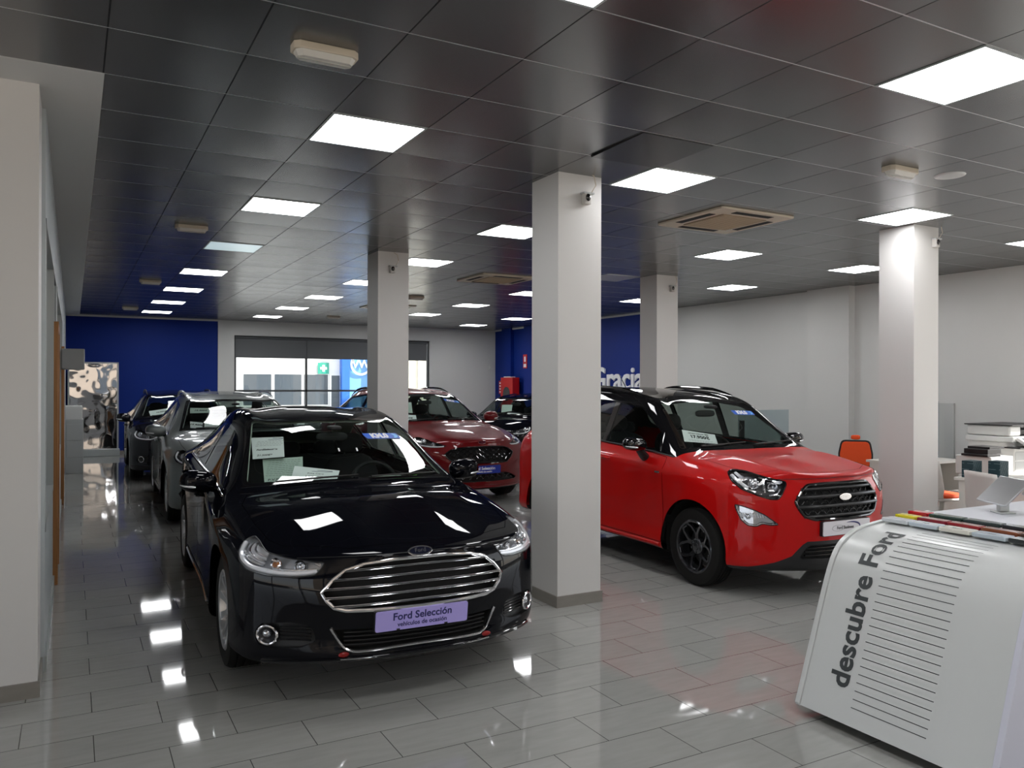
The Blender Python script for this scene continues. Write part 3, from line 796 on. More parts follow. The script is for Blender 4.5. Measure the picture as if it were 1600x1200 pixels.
def build_common(car, paint, roof_mat, liner, wheels_style, rim_mat, glass_breaks, dark_belt=True, rails=None, chrome_belt=False, mirror_mat=None, level_detail=2, stance=None):
    sp = car.sp; Yc, Ye, zc, ze, we = sp['Yc'], sp['Ye'], sp['zc'], sp['ze'], sp['we']
    Ys = sp['Ys']; z4 = sp['z'][4]; L_end = Yc[-1]
    a1, a2 = sp['axles']; R = sp['R_']; AR = sp['arch']
    side_all = lambda c, n: True
    # upper cabin band (pillars, roof) and bonnet, doors
    dlo = []
    top_d = .045
    ys_up = [Ye[3] + .17, Ye[4] + .02, .5 * (Ye[4] + Ye[5]), Ye[5] + .03, .5 * (Ye[5] + Ye[6]), Ye[6], .5 * (Ye[6] + Ye[7]), Ye[7]]
    end = Ye[7] + (Ye[8] - Ye[7]) * .62
    for y in ys_up: dlo.append((y, lerp_tab(Ye, ze, y) - top_d - (.03 if y < Ye[4] else 0)))
    dlo.append((end, lerp_tab(Ye, ze, end) - top_d - .01))
    zb = lambda y: lerp_tab(Ye, z4, y) + .012
    dlo += [(end + .02, zb(end) + .045), (end - .12, zb(end - .12)), (Ye[6], zb(Ye[6])), (Ye[5], zb(Ye[5])), (Ye[4], zb(Ye[4])), (Ye[3] + .06, zb(Ye[3] + .06))]
    dlo_r = [(p.x, p.y) for p in rounded([(a, b, 0) for a, b in dlo], .05, 2)]
    # bonnet
    bp = [(0, Yc[0] + .02), (we[0] * .5, Yc[0] + .06), (we[0] * .92, .5 * (Ye[0] + Yc[0]) + .10), (we[0] * 1.0, Ye[0] + .06), (we[1] * 1.0, Ye[1]), (we[2] * .995, Ye[2]), (we[3] * .93, Ye[3] - .12),
          (we[3] * .7, Yc[3] + .06), (0, Yc[3] - .03)]
    bonnet = sym(bp)
    car.cut('bonnet', 'top', bonnet, ['body'])
    # doors
    yb = .5 * (a1 + a2) + .08 if 'bpillar' not in sp else sp['bpillar']
    dy = sp.get('door_dy', 0)
    d1 = [(Ye[3] + dy, .30), (Ye[3] - .03 + dy, .55), (Ye[3] - .01 + dy, z4[3] - .05), (Ye[3] + .07 + dy * .5, zb(Ye[3]) - .012)] + [(Ye[4], zb(Ye[4]) - .012), (Ye[5], zb(Ye[5]) - .012), (yb, zb(yb) - .012), (yb, .30)]
    d2 = [(yb + .006, .30), (yb + .006, zb(yb) - .012), (Ye[6], zb(Ye[6]) - .012), (a2 - .02, zb(a2) - .012), (a2 - .02, .90), (a2 - .16, .78), (a2 - AR - .02, .50), (a2 - AR - .10, .30)]
    car.cut('front_door', 'side', d1, ['body']); car.cut('rear_door', 'side', d2, ['body'])
    if roof_mat is not None:
        up = [(Ye[3] - .06, ze[3] + .03), (Ye[3] + .02, zb(Ye[3]) - .004), (Ye[4], zb(Ye[4]) - .004), (Ye[5], zb(Ye[5]) - .004), (Ye[6], zb(Ye[6]) - .004), (Ye[7], zb(Ye[7]) - .004), (end, zb(end)), (L_end + .2, zb(end) + .1), (L_end + .2, 2), (Yc[4], 2), (Ye[3] - .06, ze[3] + .10)]
        fn0 = car.cut
        old = car.bm
        # slice along the belt without regard to which way the skin faces
        cut_any(car, 'roof', up, ['body', 'bonnet'])
    else:
        cut_any(car, 'roof', [(Yc[5] + .0, ze[5] - .0), (Ye[5] + .1, ze[5] + .004), (Ye[6], ze[6] + .012), (Ye[7], ze[7] + .012), (Yc[7] + .1, zc[7] - .05), (Yc[7] + .1, 2), (Yc[5], 2)], ['body'])
    allow = ['body', 'roof', 'front_door', 'rear_door']
    car.cut('window_surround', 'side', dlo_r, allow)
    g = inset(dlo_r, .016)
    for n_, (lo, hi) in zip(('front_side_window', 'rear_side_window', 'quarter_window'), glass_breaks):
        q = clipx(g, lo, hi)
        if len(q) > 2:
            car.cut(n_, 'side', q, ['window_surround'])
    # windscreen
    b0, b1 = Yc[3] + .015, Ye[3] + .0; t0, t1 = Yc[5] - .03, Ye[5] - .045
    wb, wt = we[3] - .035, we[5] - .045
    arc = lambda y0, y1, wd, n: [(wd * k / n, y0 + (y1 - y0) * (k / n) ** 2.2) for k in range(n + 1)]
    left = arc(b0, b1, wb, 6); top = arc(t0, t1, wt, 6)
    half = left + [(wb + (wt - wb) * t + .0, b1 + (t1 - b1) * t) for t in (.25, .5, .75)] + list(reversed(top))
    ws = sym(half)
    car.cut('windscreen_surround', 'top', ws, ['body', 'roof', 'bonnet'])
    b0, b1, t0, t1, wb, wt = b0 + .04, b1 + .03, t0 - .045, t1 - .055, wb - .038, wt - .038
    left = arc(b0, b1, wb, 6); top = arc(t0, t1, wt, 6)
    half = [(p.x, p.y) for p in rounded([(a, b, 0) for a, b in left + [(wb + (wt - wb) * t, b1 + (t1 - b1) * t) for t in (.25, .5, .75)] + list(reversed(top))], .05, 3)]
    half[0] = (0, b0); half[-1] = (0, t0)
    car.cut('windscreen', 'top', sym(half), ['windscreen_surround'])
    # rear window
    rb, rt = Yc[8] - .06, Yc[7] + .07
    wr, wq = we[8] - .08, we[7] - .07
    car.cut('rear_window', 'top', sym([(0, rb), (wr * .6, rb - .01), (wr, rb - .05), (wq, rt + .02), (wq * .6, rt), (0, rt)]), ['body', 'roof'])
    # wheel arches
    for a in (a1, a2):
        pl = [(a + AR * cos(t * pi / 20), R + .012 + AR * sin(t * pi / 20)) for t in range(0, 21)] + [(a - AR - .0, .0), (a + AR, .0)]
        pl = [(a + AR * cos(radians(d)), R + .01 + AR * sin(radians(d))) for d in range(-12, 193, 8)] + [(a - AR * .96, .05), (a + AR * .96, .05)]
        car.cut('arch_opening', 'side', pl, None, cond=lambda c, n: abs(c.x) > .5)
        car.cut('arch_opening', 'side', pl, ['underbody', 'body'], cond=lambda c, n: abs(c.x) > .5)
    for f in [f for f in car.bm.faces if f.material_index == car.lab('underbody') and abs(f.calc_center_median().x) > .5
              and min(abs(f.calc_center_median().y - a1), abs(f.calc_center_median().y - a2)) < AR * .97]:
        f.material_index = car.lab('arch_opening')
    car._dlo = dlo_r; car._yb = yb; car._bonnet = bonnet; car._paint = paint; car._d1 = d1; car._d2 = d2

def cut_any(car, label, pl, allowed):
    L = car.lab(label); al = {car.lab(a) for a in allowed}
    x0, x1 = min(p[0] for p in pl), max(p[0] for p in pl)
    n = len(pl)
    for e in range(n):
        a, b = pl[e], pl[(e + 1) % n]; dx, dy = b[0] - a[0], b[1] - a[1]; ll = sqrt(dx * dx + dy * dy)
        nx, ny = -dy / ll, dx / ll
        bx0, bx1, by0, by1 = min(a[0], b[0]), max(a[0], b[0]), min(a[1], b[1]), max(a[1], b[1]); sub = []
        for f in car.bm.faces:
            q = [(v.co.y, v.co.z) for v in f.verts]
            if max(t[0] for t in q) < bx0 or min(t[0] for t in q) > bx1 or max(t[1] for t in q) < by0 or min(t[1] for t in q) > by1: continue
            dd = [(t[0] - a[0]) * nx + (t[1] - a[1]) * ny for t in q]
            if min(dd) > -1e-5 or max(dd) < 1e-5: continue
            sub.append(f)
        if sub:
            geom = list(sub) + list({e_ for f in sub for e_ in f.edges}) + list({v for f in sub for v in f.verts})
            bmesh.ops.bisect_plane(car.bm, geom=geom, dist=1e-6, plane_co=(0, a[0], a[1]), plane_no=(0, nx, ny))
    for f in car.bm.faces:
        c = f.calc_center_median()
        if f.material_index in al and inpoly((c.y, c.z), pl): f.material_index = L

def emit_common(car, paint, roof_mat, liner, style, rim_mat, rails=None, belt=None, turn=0., seats=True, extra_body=(), paint2=None):
    sp = car.sp; Yc, Ye, zc, ze, we = sp['Yc'], sp['Ye'], sp['zc'], sp['ze'], sp['we']; z4 = sp['z'][4]
    a1, a2 = sp['axles']; R = sp['R_']; AR = sp['arch']
    body = car.skin('body', 'body', paint)
    car.skin('underbody', 'underbody', m_blackmatt)
    car.skin('bonnet', 'bonnet', paint)
    car.skin('roof', 'roof', roof_mat or paint)
    for sg in (-1, 1):
        car.skin('door', 'front_door', paint, sg); car.skin('door', 'rear_door', paint, sg)
        car.skin('window_surround', 'window_surround', m_gloss_black, sg)
        for n_ in ('front_side_window', 'rear_side_window', 'quarter_window'):
            car.skin('side_window', n_, m_sideg, sg, off=-.003)
    wsur = car.skin('windscreen_surround', 'windscreen_surround', m_gloss_black, off=.0005)
    car.skin('windscreen', 'windscreen', m_wind, off=-.001)
    car.skin('rear_window', 'rear_window', m_sideg, off=-.002)
    # inner lining of roof and pillars
    fs = [f for f in car.bm.faces if f.material_index in [car.labels.get(k, -9) for k in ('body', 'roof', 'window_surround', 'windscreen_surround')] and f.calc_center_median().z > lerp_tab(Ye, z4, f.calc_center_median().y) + .02 and f.calc_center_median().y > Yc[3] + .1]
    vm = {}; vs = []; fl = []
    for f in fs:
        q = []
        for v in f.verts:
            if v not in vm: vm[v] = len(vs); vs.append(tuple(v.co - car.normal_at(v.co) * .018))
            q.append(vm[v])
        fl.append(q[::-1])
    fs2 = [f for f in car.bm.faces if f.material_index in [car.labels.get(k, -9) for k in ('body', 'roof', 'front_door', 'rear_door')] and .32 < f.calc_center_median().z <= lerp_tab(Ye, z4, f.calc_center_median().y) + .02
           and Yc[3] + .12 < f.calc_center_median().y < a2 - AR - .05 and abs(f.normal.x) > .5]
    vm2 = {}; vs2 = []; fl2 = []
    for f in fs2:
        q = []
        for v in f.verts:
            if v not in vm2: vm2[v] = len(vs2); vs2.append(tuple(v.co - car.normal_at(v.co) * .03))
            q.append(vm2[v])
        fl2.append(q[::-1])
    me = bpy.data.meshes.new('door_trim'); me.from_pydata(vs2, [], fl2); me.materials.append(m_cabin)
    o = bpy.data.objects.new('door_trim', me); COL.objects.link(o); o.parent = car.root
    me = bpy.data.meshes.new('cabin_lining'); me.from_pydata(vs, [], fl); me.materials.append(liner)
    for p in me.polygons: p.use_smooth = True
    o = bpy.data.objects.new('cabin_lining', me); COL.objects.link(o); o.parent = car.root
    # arch liners, wheels
    for a in (a1, a2):
        for sg in (-1, 1):
            mb = MB(); w0 = sp['wheel_out'] - .035
            rr = AR + .004
            prof = [(w0 * sg, rr), (.56 * sg, rr), (.56 * sg, .02)]
            mb.lathe(prof, 24, 'x', (0, a, R + .01), radians(-15), radians(195))
            # lathe angle is measured from +y to +z
            mb.obj('wheel_arch_liner', m_blackmatt, car.root, smooth=False)
            wheel(car, a, R, sg, sp['wheel_out'], sp['tyre_w'], style, rim_mat, turn)
    # seams
    mb = MB()
    car.seam(mb, 'top', car._bonnet[0:1] + car._bonnet[1:], .004, closed=True, off=.0005)
    for sg in (-1, 1):
        car.seam(mb, 'side', car._d1, .005, sg, closed=True); car.seam(mb, 'side', car._d2, .005, sg, closed=True)
    mb.obj('panel_gaps', m_gap, car.root, fix=False)
    # door handles
    for sg in (-1, 1):
        for y in (car._yb - .16, a2 - .22):
            hb = MB(); zh = lerp_tab(Ye, z4, y) - .13
            c0, n0 = car.proj('side', y, zh, sg)
            hb.tube([c0 + Vector((0, -.09, 0)) + n0 * .004, c0 + Vector((0, -.07, 0)) + n0 * .028, c0 + n0 * .034, c0 + Vector((0, .07, 0)) + n0 * .028, c0 + Vector((0, .09, 0)) + n0 * .004], [.010, .013, .014, .013, .010], 8, False, [n0] * 5)
            hb.obj('door_handle', paint, car.root, smooth=True)
    # cabin
    yd = Yc[3]; zd = zc[3]
    mb = MB(); pr = [(yd + .10, zd - .10), (yd + .22, zd - .045), (yd + .42, zd - .035), (yd + .60, zd - .06), (yd + .68, zd - .14), (yd + .66, zd - .30), (yd + .74, zd - .42), (yd + .70, zd - .60), (yd + .2, zd - .60)]
    mb.prism(pr, -.70, .70, 'x'); mb.obj('dashboard', m_cabin, car.root, bevel=.02, seg=3)
    mb = MB(); mb.ball((.36, yd + .48, zd - .045), .19, .12, .035, 16, 8); mb.obj('instrument_hood', m_cabin, car.root, smooth=True)
    st = MB(); cy, cz = yd + .80, zd - .12; Rm = Matrix.Rotation(radians(-24), 3, 'X')
    st.tube([Vector((.36, cy, cz)) + Rm @ Vector((.185 * cos(k * pi / 16), 0, .185 * sin(k * pi / 16))) for k in range(32)], .016, 8, True)
    for an in (0, pi, -pi / 2): st.tube([Vector((.36, cy - .02, cz)), Vector((.36, cy, cz)) + Rm @ Vector((.18 * cos(an), 0, .18 * sin(an)))], .015, 6)
    st.ball((.36, cy - .02, cz), .065, .03, .06); st.tube([(.36, cy - .25, cz - .08), (.36, cy, cz)], .035, 8)
    st.obj('steering_wheel', m_cabin, car.root, smooth=True)
    ys = yd + 1.18
    for x in (-.36, .36):
        sb = MB(); seat(sb, x, ys, .36 + (sp['H'] - 1.47) * .7); sb.obj('front_seat', m_seat, car.root, smooth=True)
    sb = MB(); z0 = .38 + (sp['H'] - 1.47) * .7
    sb.ball((0, ys + .85, z0), .62, .26, .10, 20, 8, None, .5); sb.ball((0, ys + 1.15, z0 + .32), .62, .09, .32, 20, 10, Matrix.Rotation(radians(-18), 3, 'X'), .5)
    for x in (-.36, 0, .36): sb.ball((x, ys + 1.24, z0 + .68), .12, .05, .07, 12, 8, None, .65)
    sb.obj('rear_seat', m_seat, car.root, smooth=True)
    fb = MB(); fb.box(-.78, yd + .1, .26, .78, sp['Yc'][8] - .1, .30); fb.box(-.80, yd + .3, .28, -.77, sp['Yc'][8] - .2, .90); fb.box(.77, yd + .3, .28, .80, sp['Yc'][8] - .2, .90)
    fb.box(-.74, sp['Yc'][7] - .15, .30, .74, sp['Yc'][7] - .10, .88); fb.obj('cabin_floor', m_cabin, car.root)
    # interior mirror and its housing
    c0, n0 = car.proj('top', 0, Yc[5] - .17)
    im = MB(); im.ball(c0 - n0 * .075 + Vector((0, .05, -.02)), .12, .02, .033, 16, 8, None, .6); im.ball(c0 - n0 * .02, .05, .07, .018, 12, 8, None, .7)
    im.obj('interior_mirror', m_cabin, car.root, smooth=True)
    # wipers
    wb = MB()
    for x0, y0, x1, y1 in ((-.52, 0, .02, .03), (.10, 0, .62, .05)):
        pts = [(x0 + (x1 - x0) * t, Yc[3] + .035 + (Ye[3] - Yc[3]) * abs((x0 + (x1 - x0) * t) / we[3]) ** 2.2 + .03 * t + .01) for t in [k / 8 for k in range(9)]]
        car.tube(wb, 'top', pts, .005, .013, seg=6, flat=1.3)
        car.tube(wb, 'top', [(a, b - .012) for a, b in pts[:5]], .006, .019, seg=6)
    wb.obj('wipers', m_wiper, car.root)
    if rails:
        for sg in (-1, 1):
            rb = MB(); n = 14; pts = []
            for k in range(n + 1):
                y = Ye[5] + .12 + (Ye[7] + .12 - Ye[5] - .12) * k / n
                c, nn = car.proj('top', sg * (we[6] - .035), y); e = min(1, 5 * min(k, n - k) / n)
                pts.append(c + Vector((0, 0, .012 + .032 * e)))
            rb.tube(pts, [.006 + .010 * min(1, 4 * min(k, n - k) / n) for k in range(n + 1)], 8, False, [Vector((0, 0, 1))] * (n + 1), 1.1)
            rb.obj('roof_rail', rails, car.root, smooth=True)
    if belt:
        for sg in (-1, 1):
            bb = MB(); pl = [p for p in car._dlo]
            low = [(Ye[3] + .04, lerp_tab(Ye, z4, Ye[3]) + .008)] + [(Ye[k], lerp_tab(Ye, z4, Ye[k]) + .010) for k in (4, 5, 6)] + [(Ye[7] + .2, lerp_tab(Ye, z4, Ye[7] + .2) + .010)]
            car.tube(bb, 'side', low, .007, .002, sg, seg=6, n=3, step=.06, flat=.6); bb.obj('belt_trim', belt, car.root, smooth=True)
    return body

def fascia(car, opening, name_liner='grille_liner', mat=None, depth=.05):
    return car.recess(name_liner, opening, mat or m_blackmatt, depth)

def headlamp_inside(car, label, sign, items, depth=.055, liner=None):
    ln = car.recess('headlamp_housing', label, liner or m_lampdark, depth, (-.7, .7, 0), sign)
    for kind, u, z, sz, dep, mat in items:
        c, n = car.proj('diag', u, z, sign); d = Vector((-.7 * sign, .7, 0))
        mb = MB()
        if kind == 'ball':
            mb.ball(c + d * dep, sz, sz, sz, 20, 12); o = mb.obj('projector_lamp', mat, ln, smooth=True)
            rg = MB(); T = frame(c + d * (dep - sz * .35), (-d.y, d.x, 0), -d)
            rg.tube([T @ Vector((sz * 1.08 * cos(2 * pi * k / 24), sz * 1.08 * sin(2 * pi * k / 24), 0)) for k in range(24)], sz * .14, 6, True); rg.obj('lamp_ring', m_reflector, ln, smooth=True)
        elif kind == 'bowl':
            T = frame(c + d * dep, (-d.y, d.x, 0), -d)
            q = MB(); q.lathe([(-.02, .0001), (-.016, sz * .5), (0, sz * .85), (.012, sz)], 24, 'z'); q.v = [T @ Vector(v) for v in q.v]; q.obj('reflector_bowl', mat, ln, smooth=True)
            b = MB(); b.ball(c + d * (dep + .004), sz * .28, sz * .28, sz * .28, 12, 8); b.obj('bulb', m_amber if mat is m_chrome else m_bulb, ln, smooth=True)
    return ln
def lamp_strips(car, parent, sign, lines, mat, r=.006, dep=.02, name='light_guide', flat=1.):
    mb = MB()
    for ln in lines:
        pn = car.path('diag', ln, sign, False, 3, .03); d = Vector((-.7 * sign, .7, 0))
        mb.tube([c + d * dep for c, n in pn], r, 6, False, [n for c, n in pn], flat)
    return mb.obj(name, mat, parent, smooth=True)

def paint_mat(name, col, metal=.0, rough=.32, flake=0., coat=.85):
    m = M(name, col, rough, metal, coat=coat, spec=.0 if max(col) < .02 else .15)
    return m
p_black = paint_mat('black_car_paint', (.0025, .0028, .0048), .0, .25, coat=.52)
p_red = paint_mat('bright_red_car_paint', (.47, .001, .001), .0, .45, coat=.6)
p_dred = paint_mat('ruby_red_car_paint', (.12, .001, .003), .25, .38, coat=.65)
p_grey = paint_mat('metallic_grey_car_paint', (.16, .18, .18), .55, .38)
p_blackroof = paint_mat('black_roof_paint', (.006, .006, .007), .0, .3)
p_dark = paint_mat('dark_blue_black_car_paint', (.006, .006, .010), .0, .25)
m_lin_green = M('light_cabin_lining', (.50, .56, .47), .8)
m_lin_grey = M('grey_cabin_lining', (.30, .31, .30), .8)
m_lin_dark = M('dark_cabin_lining', (.05, .05, .052), .8)
m_plate_lilac = M('lilac_plate', (.42, .36, .78), .35)
m_plate_white = M('white_plate', (.66, .64, .68), .35)
m_plate_blue = M('blue_plate', (.01, .03, .30), .35)
m_navy = M('navy_print', (.02, .02, .12), .5)
m_whiteprint = M('white_print', (.8, .8, .82), .5)
m_sticker = M('blue_sticker', (.01, .10, .55), .4)
m_sticker2 = M('light_blue_sticker_arc', (.12, .45, .85), .4)
m_redplastic = M('dark_red_reflector', (.25, .01, .01), .2)
m_green = M('green_folder', (.10, .55, .02), .35)

m_satin = M('satin_black', (.015, .015, .016), .28)
m_lampsilver = M('lamp_housing_silver', (.62, .64, .67), .25, .5)
def km_sticker(car, s_, y, w_=.24, slope=0.):
    c, n = car.proj('top', s_, y); c2, _ = car.proj('top', s_ + .12, y + .12 * slope)
    T = frame(c + n * .002, (c2 - c), n)
    h = w_ * .21
    o = MB().prism(rounded([(-w_ / 2, -h / 2), (w_ / 2, -h / 2), (w_ / 2 - .01, h / 2), (-w_ / 2 - .01, h / 2)], .008), -.0005, .0005, 'z', T).obj('windscreen_sticker', m_sticker, car.root)
    ar = MB(); ar.prism([(w_ * .30 + .035 * w_ / .24 * cos(a), h * .42 * sin(a)) for a in [radians(q) for q in range(-80, 81, 20)]] + [(w_ * .28 + .02 * cos(a), h * .30 * sin(a)) for a in [radians(q) for q in range(80, -81, -20)]], .0006, .0009, 'z', T)
    ar.obj('sticker_arc', m_sticker2, o)
    text('sticker_print', 'KM.0', w_ * .23, m_whiteprint, o, T @ Matrix.Translation((-w_ * .09, 0, .001)), .0003, bold=.0035 * w_ / .24, spacing=1.0)
    return o

def dash_paper(car, pts, inner, name, label, lines, size=None, mat=None, group=None, curl=.0, push=.02):
    """sheet of paper standing behind the windscreen; pts = its four corners (x, y) under the glass"""
    P3 = [];
    for (a, b) in pts:
        c, n = car.proj('top', a, b); P3.append(c - n * push)
    tl, tr, br, bl = P3
    x = ((tr - tl) + (br - bl)); nrm = (tr - tl).cross(bl - tl)
    nrm = -nrm if nrm.z < 0 else nrm
    ctr = (tl + tr + br + bl) / 4; T = frame(ctr, x, nrm); Ti = T.inverted()
    q = [Ti @ p for p in P3]; th = .0008
    mw = car.root.matrix_basis.copy()
    mb = MB(); vs = [(a.x, a.y, -th) for a in q] + [(a.x, a.y, th) for a in q]
    mb.add(vs, [(3, 2, 1, 0), (4, 5, 6, 7), (0, 1, 5, 4), (1, 2, 6, 5), (2, 3, 7, 6), (3, 0, 4, 7)])
    mb.v = [Vector(v) for v in mb.v]
    o = mb.obj(name, mat or m_paper, None)
    o.matrix_world = mw @ T
    tag(o, label, 'paper', group)
    H = (q[0].y + q[1].y) / 2 - (q[3].y + q[2].y) / 2; W = (q[1] - q[0]).length
    for body, fy, sz, bold in lines:
        if body.startswith('#'):      # rows of small print
            k = int(body[1:]); pb = MB()
            for i in range(k):
                y = H / 2 - H * (fy + sz * i); r = random.Random(i + int(fy * 100))
                x0 = -W * .40; 
                while x0 < W * .36:
                    l = r.uniform(.02, .07) * W / .3 * .3 + .006; pb.box(x0, y - .0012, th, min(x0 + l, W * .40), y + .0012, th + .0003); x0 += l + .006
            pb.obj('small_print', m_ink, o)
        elif body == '~':
            ab = MB(); ab.tube([Vector((W * .30 * cos(a) + W * .06, H / 2 - H * fy + H * .035 * sin(a), th)) for a in [radians(t) for t in range(-120, 100, 12)]], .0016, 5)
            ab.obj('printed_swoosh', m_navy, o)
        else:
            text('printed_price' if any(ch.isdigit() for ch in body) else 'printed_words', body, sz, m_ink, o, Matrix.Translation((0, H / 2 - H * fy, th + .0002)), .0002, bold=bold)
    return o

# ---------------------------------------------------------------- black saloon in front
def black_saloon():
    car = Car('saloon_car', MONDEO, (1.646, 3.995, 0), -2.1,
              'glossy black four-door saloon with wide chrome-barred grille and lilac number plate, nearest the viewer')
    build_common(car, p_black, None, None, None, None, [(1.55, 2.79), (2.86, 3.60), (3.65, 4.2)])
    grille = sym([(0, .742), (.15, .740), (.30, .727), (.395, .700), (.455, .655), (.515, .588), (.492, .545), (.455, .508), (.40, .494), (.25, .490), (0, .488)])
    car.cut('grille_opening', 'front', grille, ['body', 'bonnet'])
    low = sym([(0, .392), (.26, .392), (.455, .392), (.40, .300), (.375, .285), (.33, .278), (.15, .284), (0, .286)])
    car.cut('lower_opening', 'front', low, ['body'])
    hl = [(1.392, .805), (1.350, .828), (1.25, .812), (1.08, .776), (.86, .752), (.62, .735), (.64, .705), (.67, .675), (.80, .664), (1.02, .668), (1.22, .688), (1.33, .722), (1.385, .765)]
    hl = [(p.x, p.y) for p in rounded([(a, b, 0) for a, b in hl], .02, 2)]
    car.cut('headlamp', 'diag', hl, ['body', 'bonnet'])
    fogp = [(.70, .415), (.84, .432), (1.06, .425), (1.13, .37), (1.10, .305), (.95, .292), (.76, .300), (.66, .335)]
    fogp = [(p.x, p.y) for p in rounded([(a, b, 0) for a, b in fogp], .03, 2)]
    car.cut('fog_surround', 'diag', fogp, ['body'])
    emit_common(car, p_black, None, m_lin_green, 'ten', m_silver, belt=m_chrome, turn=.2)
    # grille
    gl = car.recess('grille_liner', 'grille_opening', m_blackmatt, .05)
    fr = MB(); car.tube(fr, 'front', grille, .0105, .004, closed=True, seg=8, flat=.8); fr.obj('grille_frame', m_chrome, car.root, smooth=True)
    for k in range(5):
        t = (k + .75) / 5.55
        zc_, hw = .742 + (.488 - .742) * t, 0
        # half width of the opening at this height
        zs = [p[1] for p in grille]
        zt = .738 + (.488 - .738) * t
        hw = .30
        for s_ in [i * .005 for i in range(60, 104)]:
            if inpoly((s_, zt - .010), grille): hw = s_
        bar = MB(); pts = [(-hw + 2 * hw * q / 24, zt - .012 * abs(-1 + 2 * q / 24) ** 2) for q in range(25)]
        pn = car.path('front', pts, 1, False, 0, .05)
        bar.tube([c + Vector((0, .006, 0)) for c, n in pn], .0100, 8, False, [Vector((0, -1, 0))] * len(pn), 1.9, True)
        bar.obj('grille_bar', m_chrome, car.root, smooth=True)
    # lower intake
    car.recess('lower_grille_liner', 'lower_opening', m_blackmatt, .06)
    for z in (.372, .350, .328, .306):
        b = MB(); pts = [(-.40 + .8 * q / 16, z) for q in range(17)]; pn = car.path('front', pts, 1, False, 0, .1)
        b.tube([c + Vector((0, .02, 0)) for c, n in pn], .006, 6, False, [Vector((0, -1, 0))] * len(pn), 2.); b.obj('lower_grille_slat', m_black, car.root, smooth=True)
    tr = MB(); car.tube(tr, 'front', [(-.468, .400), (-.44, .35), (-.405, .298), (-.375, .281), (-.33, .273), (-.15, .279), (0, .281), (.15, .279), (.33, .273), (.375, .281), (.405, .298), (.44, .35), (.468, .400)], .0075, .004, n=2, seg=8)
    tr.obj('lower_grille_trim', m_chrome, car.root, smooth=True)
    lip = MB(); lp = [(-.78 + 1.56 * q / 30, .222 + .018 * (1 - abs(-1 + 2 * q / 30) ** 2)) for q in range(31)]
    car.tube(lip, 'front', lp, .014, .002, seg=8, flat=1.2); lip.obj('front_lip', m_gloss_black, car.root, smooth=True)
    lip2 = MB(); car.tube(lip2, 'front', [(-.42 + .84 * q / 20, .243) for q in range(21)], .004, .012, seg=6); lip2.obj('front_lip_trim', m_chrome, car.root, smooth=True)
    for sg in (-1, 1):
        rp = MB(); c, n = car.proj('front', sg * .405, .262); rp.ball(c + n * .004, .030, .010, .014, 14, 8); rp.obj('bumper_reflector', m_redplastic, car.root, smooth=True)
        # head lamps
        ln = headlamp_inside(car, 'headlamp', sg, [('bowl', .985, .722, .034, .030, m_chrome), ('bowl', .80, .712, .036, .028, m_reflector), ('ball', .80, .712, .020, .030, m_bulb)], .060, m_lampsilver)
        lamp_strips(car, ln, sg, [[(1.37, .80), (1.34, .745), (1.22, .708), (1.0, .686), (.80, .682), (.67, .692)]], m_lampwhite, .012, .012, 'daytime_light_strip', 1.)
        lamp_strips(car, ln, sg, [[(1.33, .795), (1.31, .755), (1.20, .725), (1.08, .712)], [(1.29, .80), (1.27, .765), (1.17, .742), (1.07, .73)], [(1.25, .80), (1.22, .775), (1.15, .76), (1.07, .75)],
                                  [(1.0, .698), (.82, .694), (.68, .70)], [(.70, .727), (.66, .715)], [(.76, .742), (.70, .735), (.655, .72)]], m_reflector, .006, .020, 'reflector_ribs')
        pad = MB(); pn = [car.proj('diag', u, z, sg) for u, z in ((1.09, .77), (1.31, .80), (1.31, .745), (1.09, .71))]
        d = Vector((-.7 * sg, .7, 0)); pad.add([c + d * .032 for c, n in pn], [(0, 1, 2, 3)]); pad.obj('side_reflector', m_lampwhite, ln, fix=False)
        car.skin('headlamp_lens', 'headlamp', m_lens, sg, off=.001)
        sm = MB(); car.tube(sm, 'diag', hl, .003, .0005, sg, True, seg=5); sm.obj('headlamp_seal', m_black, car.root)
        # fog lamp
        fl = car.recess('fog_lamp_recess', 'fog_surround', m_black, .03, (-.5, .8, 0), sg)
        c, n = car.proj('diag', 1.015, .362, sg); T = frame(c + n * .002, (-n.y, n.x, 0), n)
        rg = MB(); rg.tube([T @ Vector((.056 * cos(2 * pi * k / 32), .048 * sin(2 * pi * k / 32), 0)) for k in range(32)], .0075, 8, True); rg.obj('fog_lamp_ring', m_chrome, fl, smooth=True)
        fo = MB(); fo.lathe([(-.045, .0001), (-.03, .02), (-.012, .040), (-.002, .050)], 28, 'z'); fo.v = [T @ Vector(v) for v in fo.v]; fo.obj('fog_lamp', m_lampdark, fl, smooth=True)
        fb = MB(); fb.ball(T @ Vector((-.008, .006, -.015)), .024, .024, .024, 16, 10); fb.obj('fog_lamp_bulb', m_bulb, fl, smooth=True)
        for z in (.335, .352, .369, .386, .402):
            s2 = MB(); pn = car.path('diag', [(.70, z), (.80, z + .004), (.92, z + .004)], sg, False, 2, .05); d = Vector((-.5 * sg, .8, 0))
            s2.tube([c + d * .008 for c, n in pn], .0045, 6); s2.obj('side_vent_slat', m_gloss_black, fl, smooth=True)
        mirror(car, 1.70, 1.015, .80, sg, p_black, p_black, .235, .15, .02)
        # chrome strip of the door foot and sill
        sb = MB(); car.tube(sb, 'side', [(1.45, .262), (2.2, .256), (3.0, .256), (3.36, .262)], .010, .0, sg, seg=6, step=.2); sb.obj('sill_trim', m_gloss_black, car.root, smooth=True)
    cr = MB()
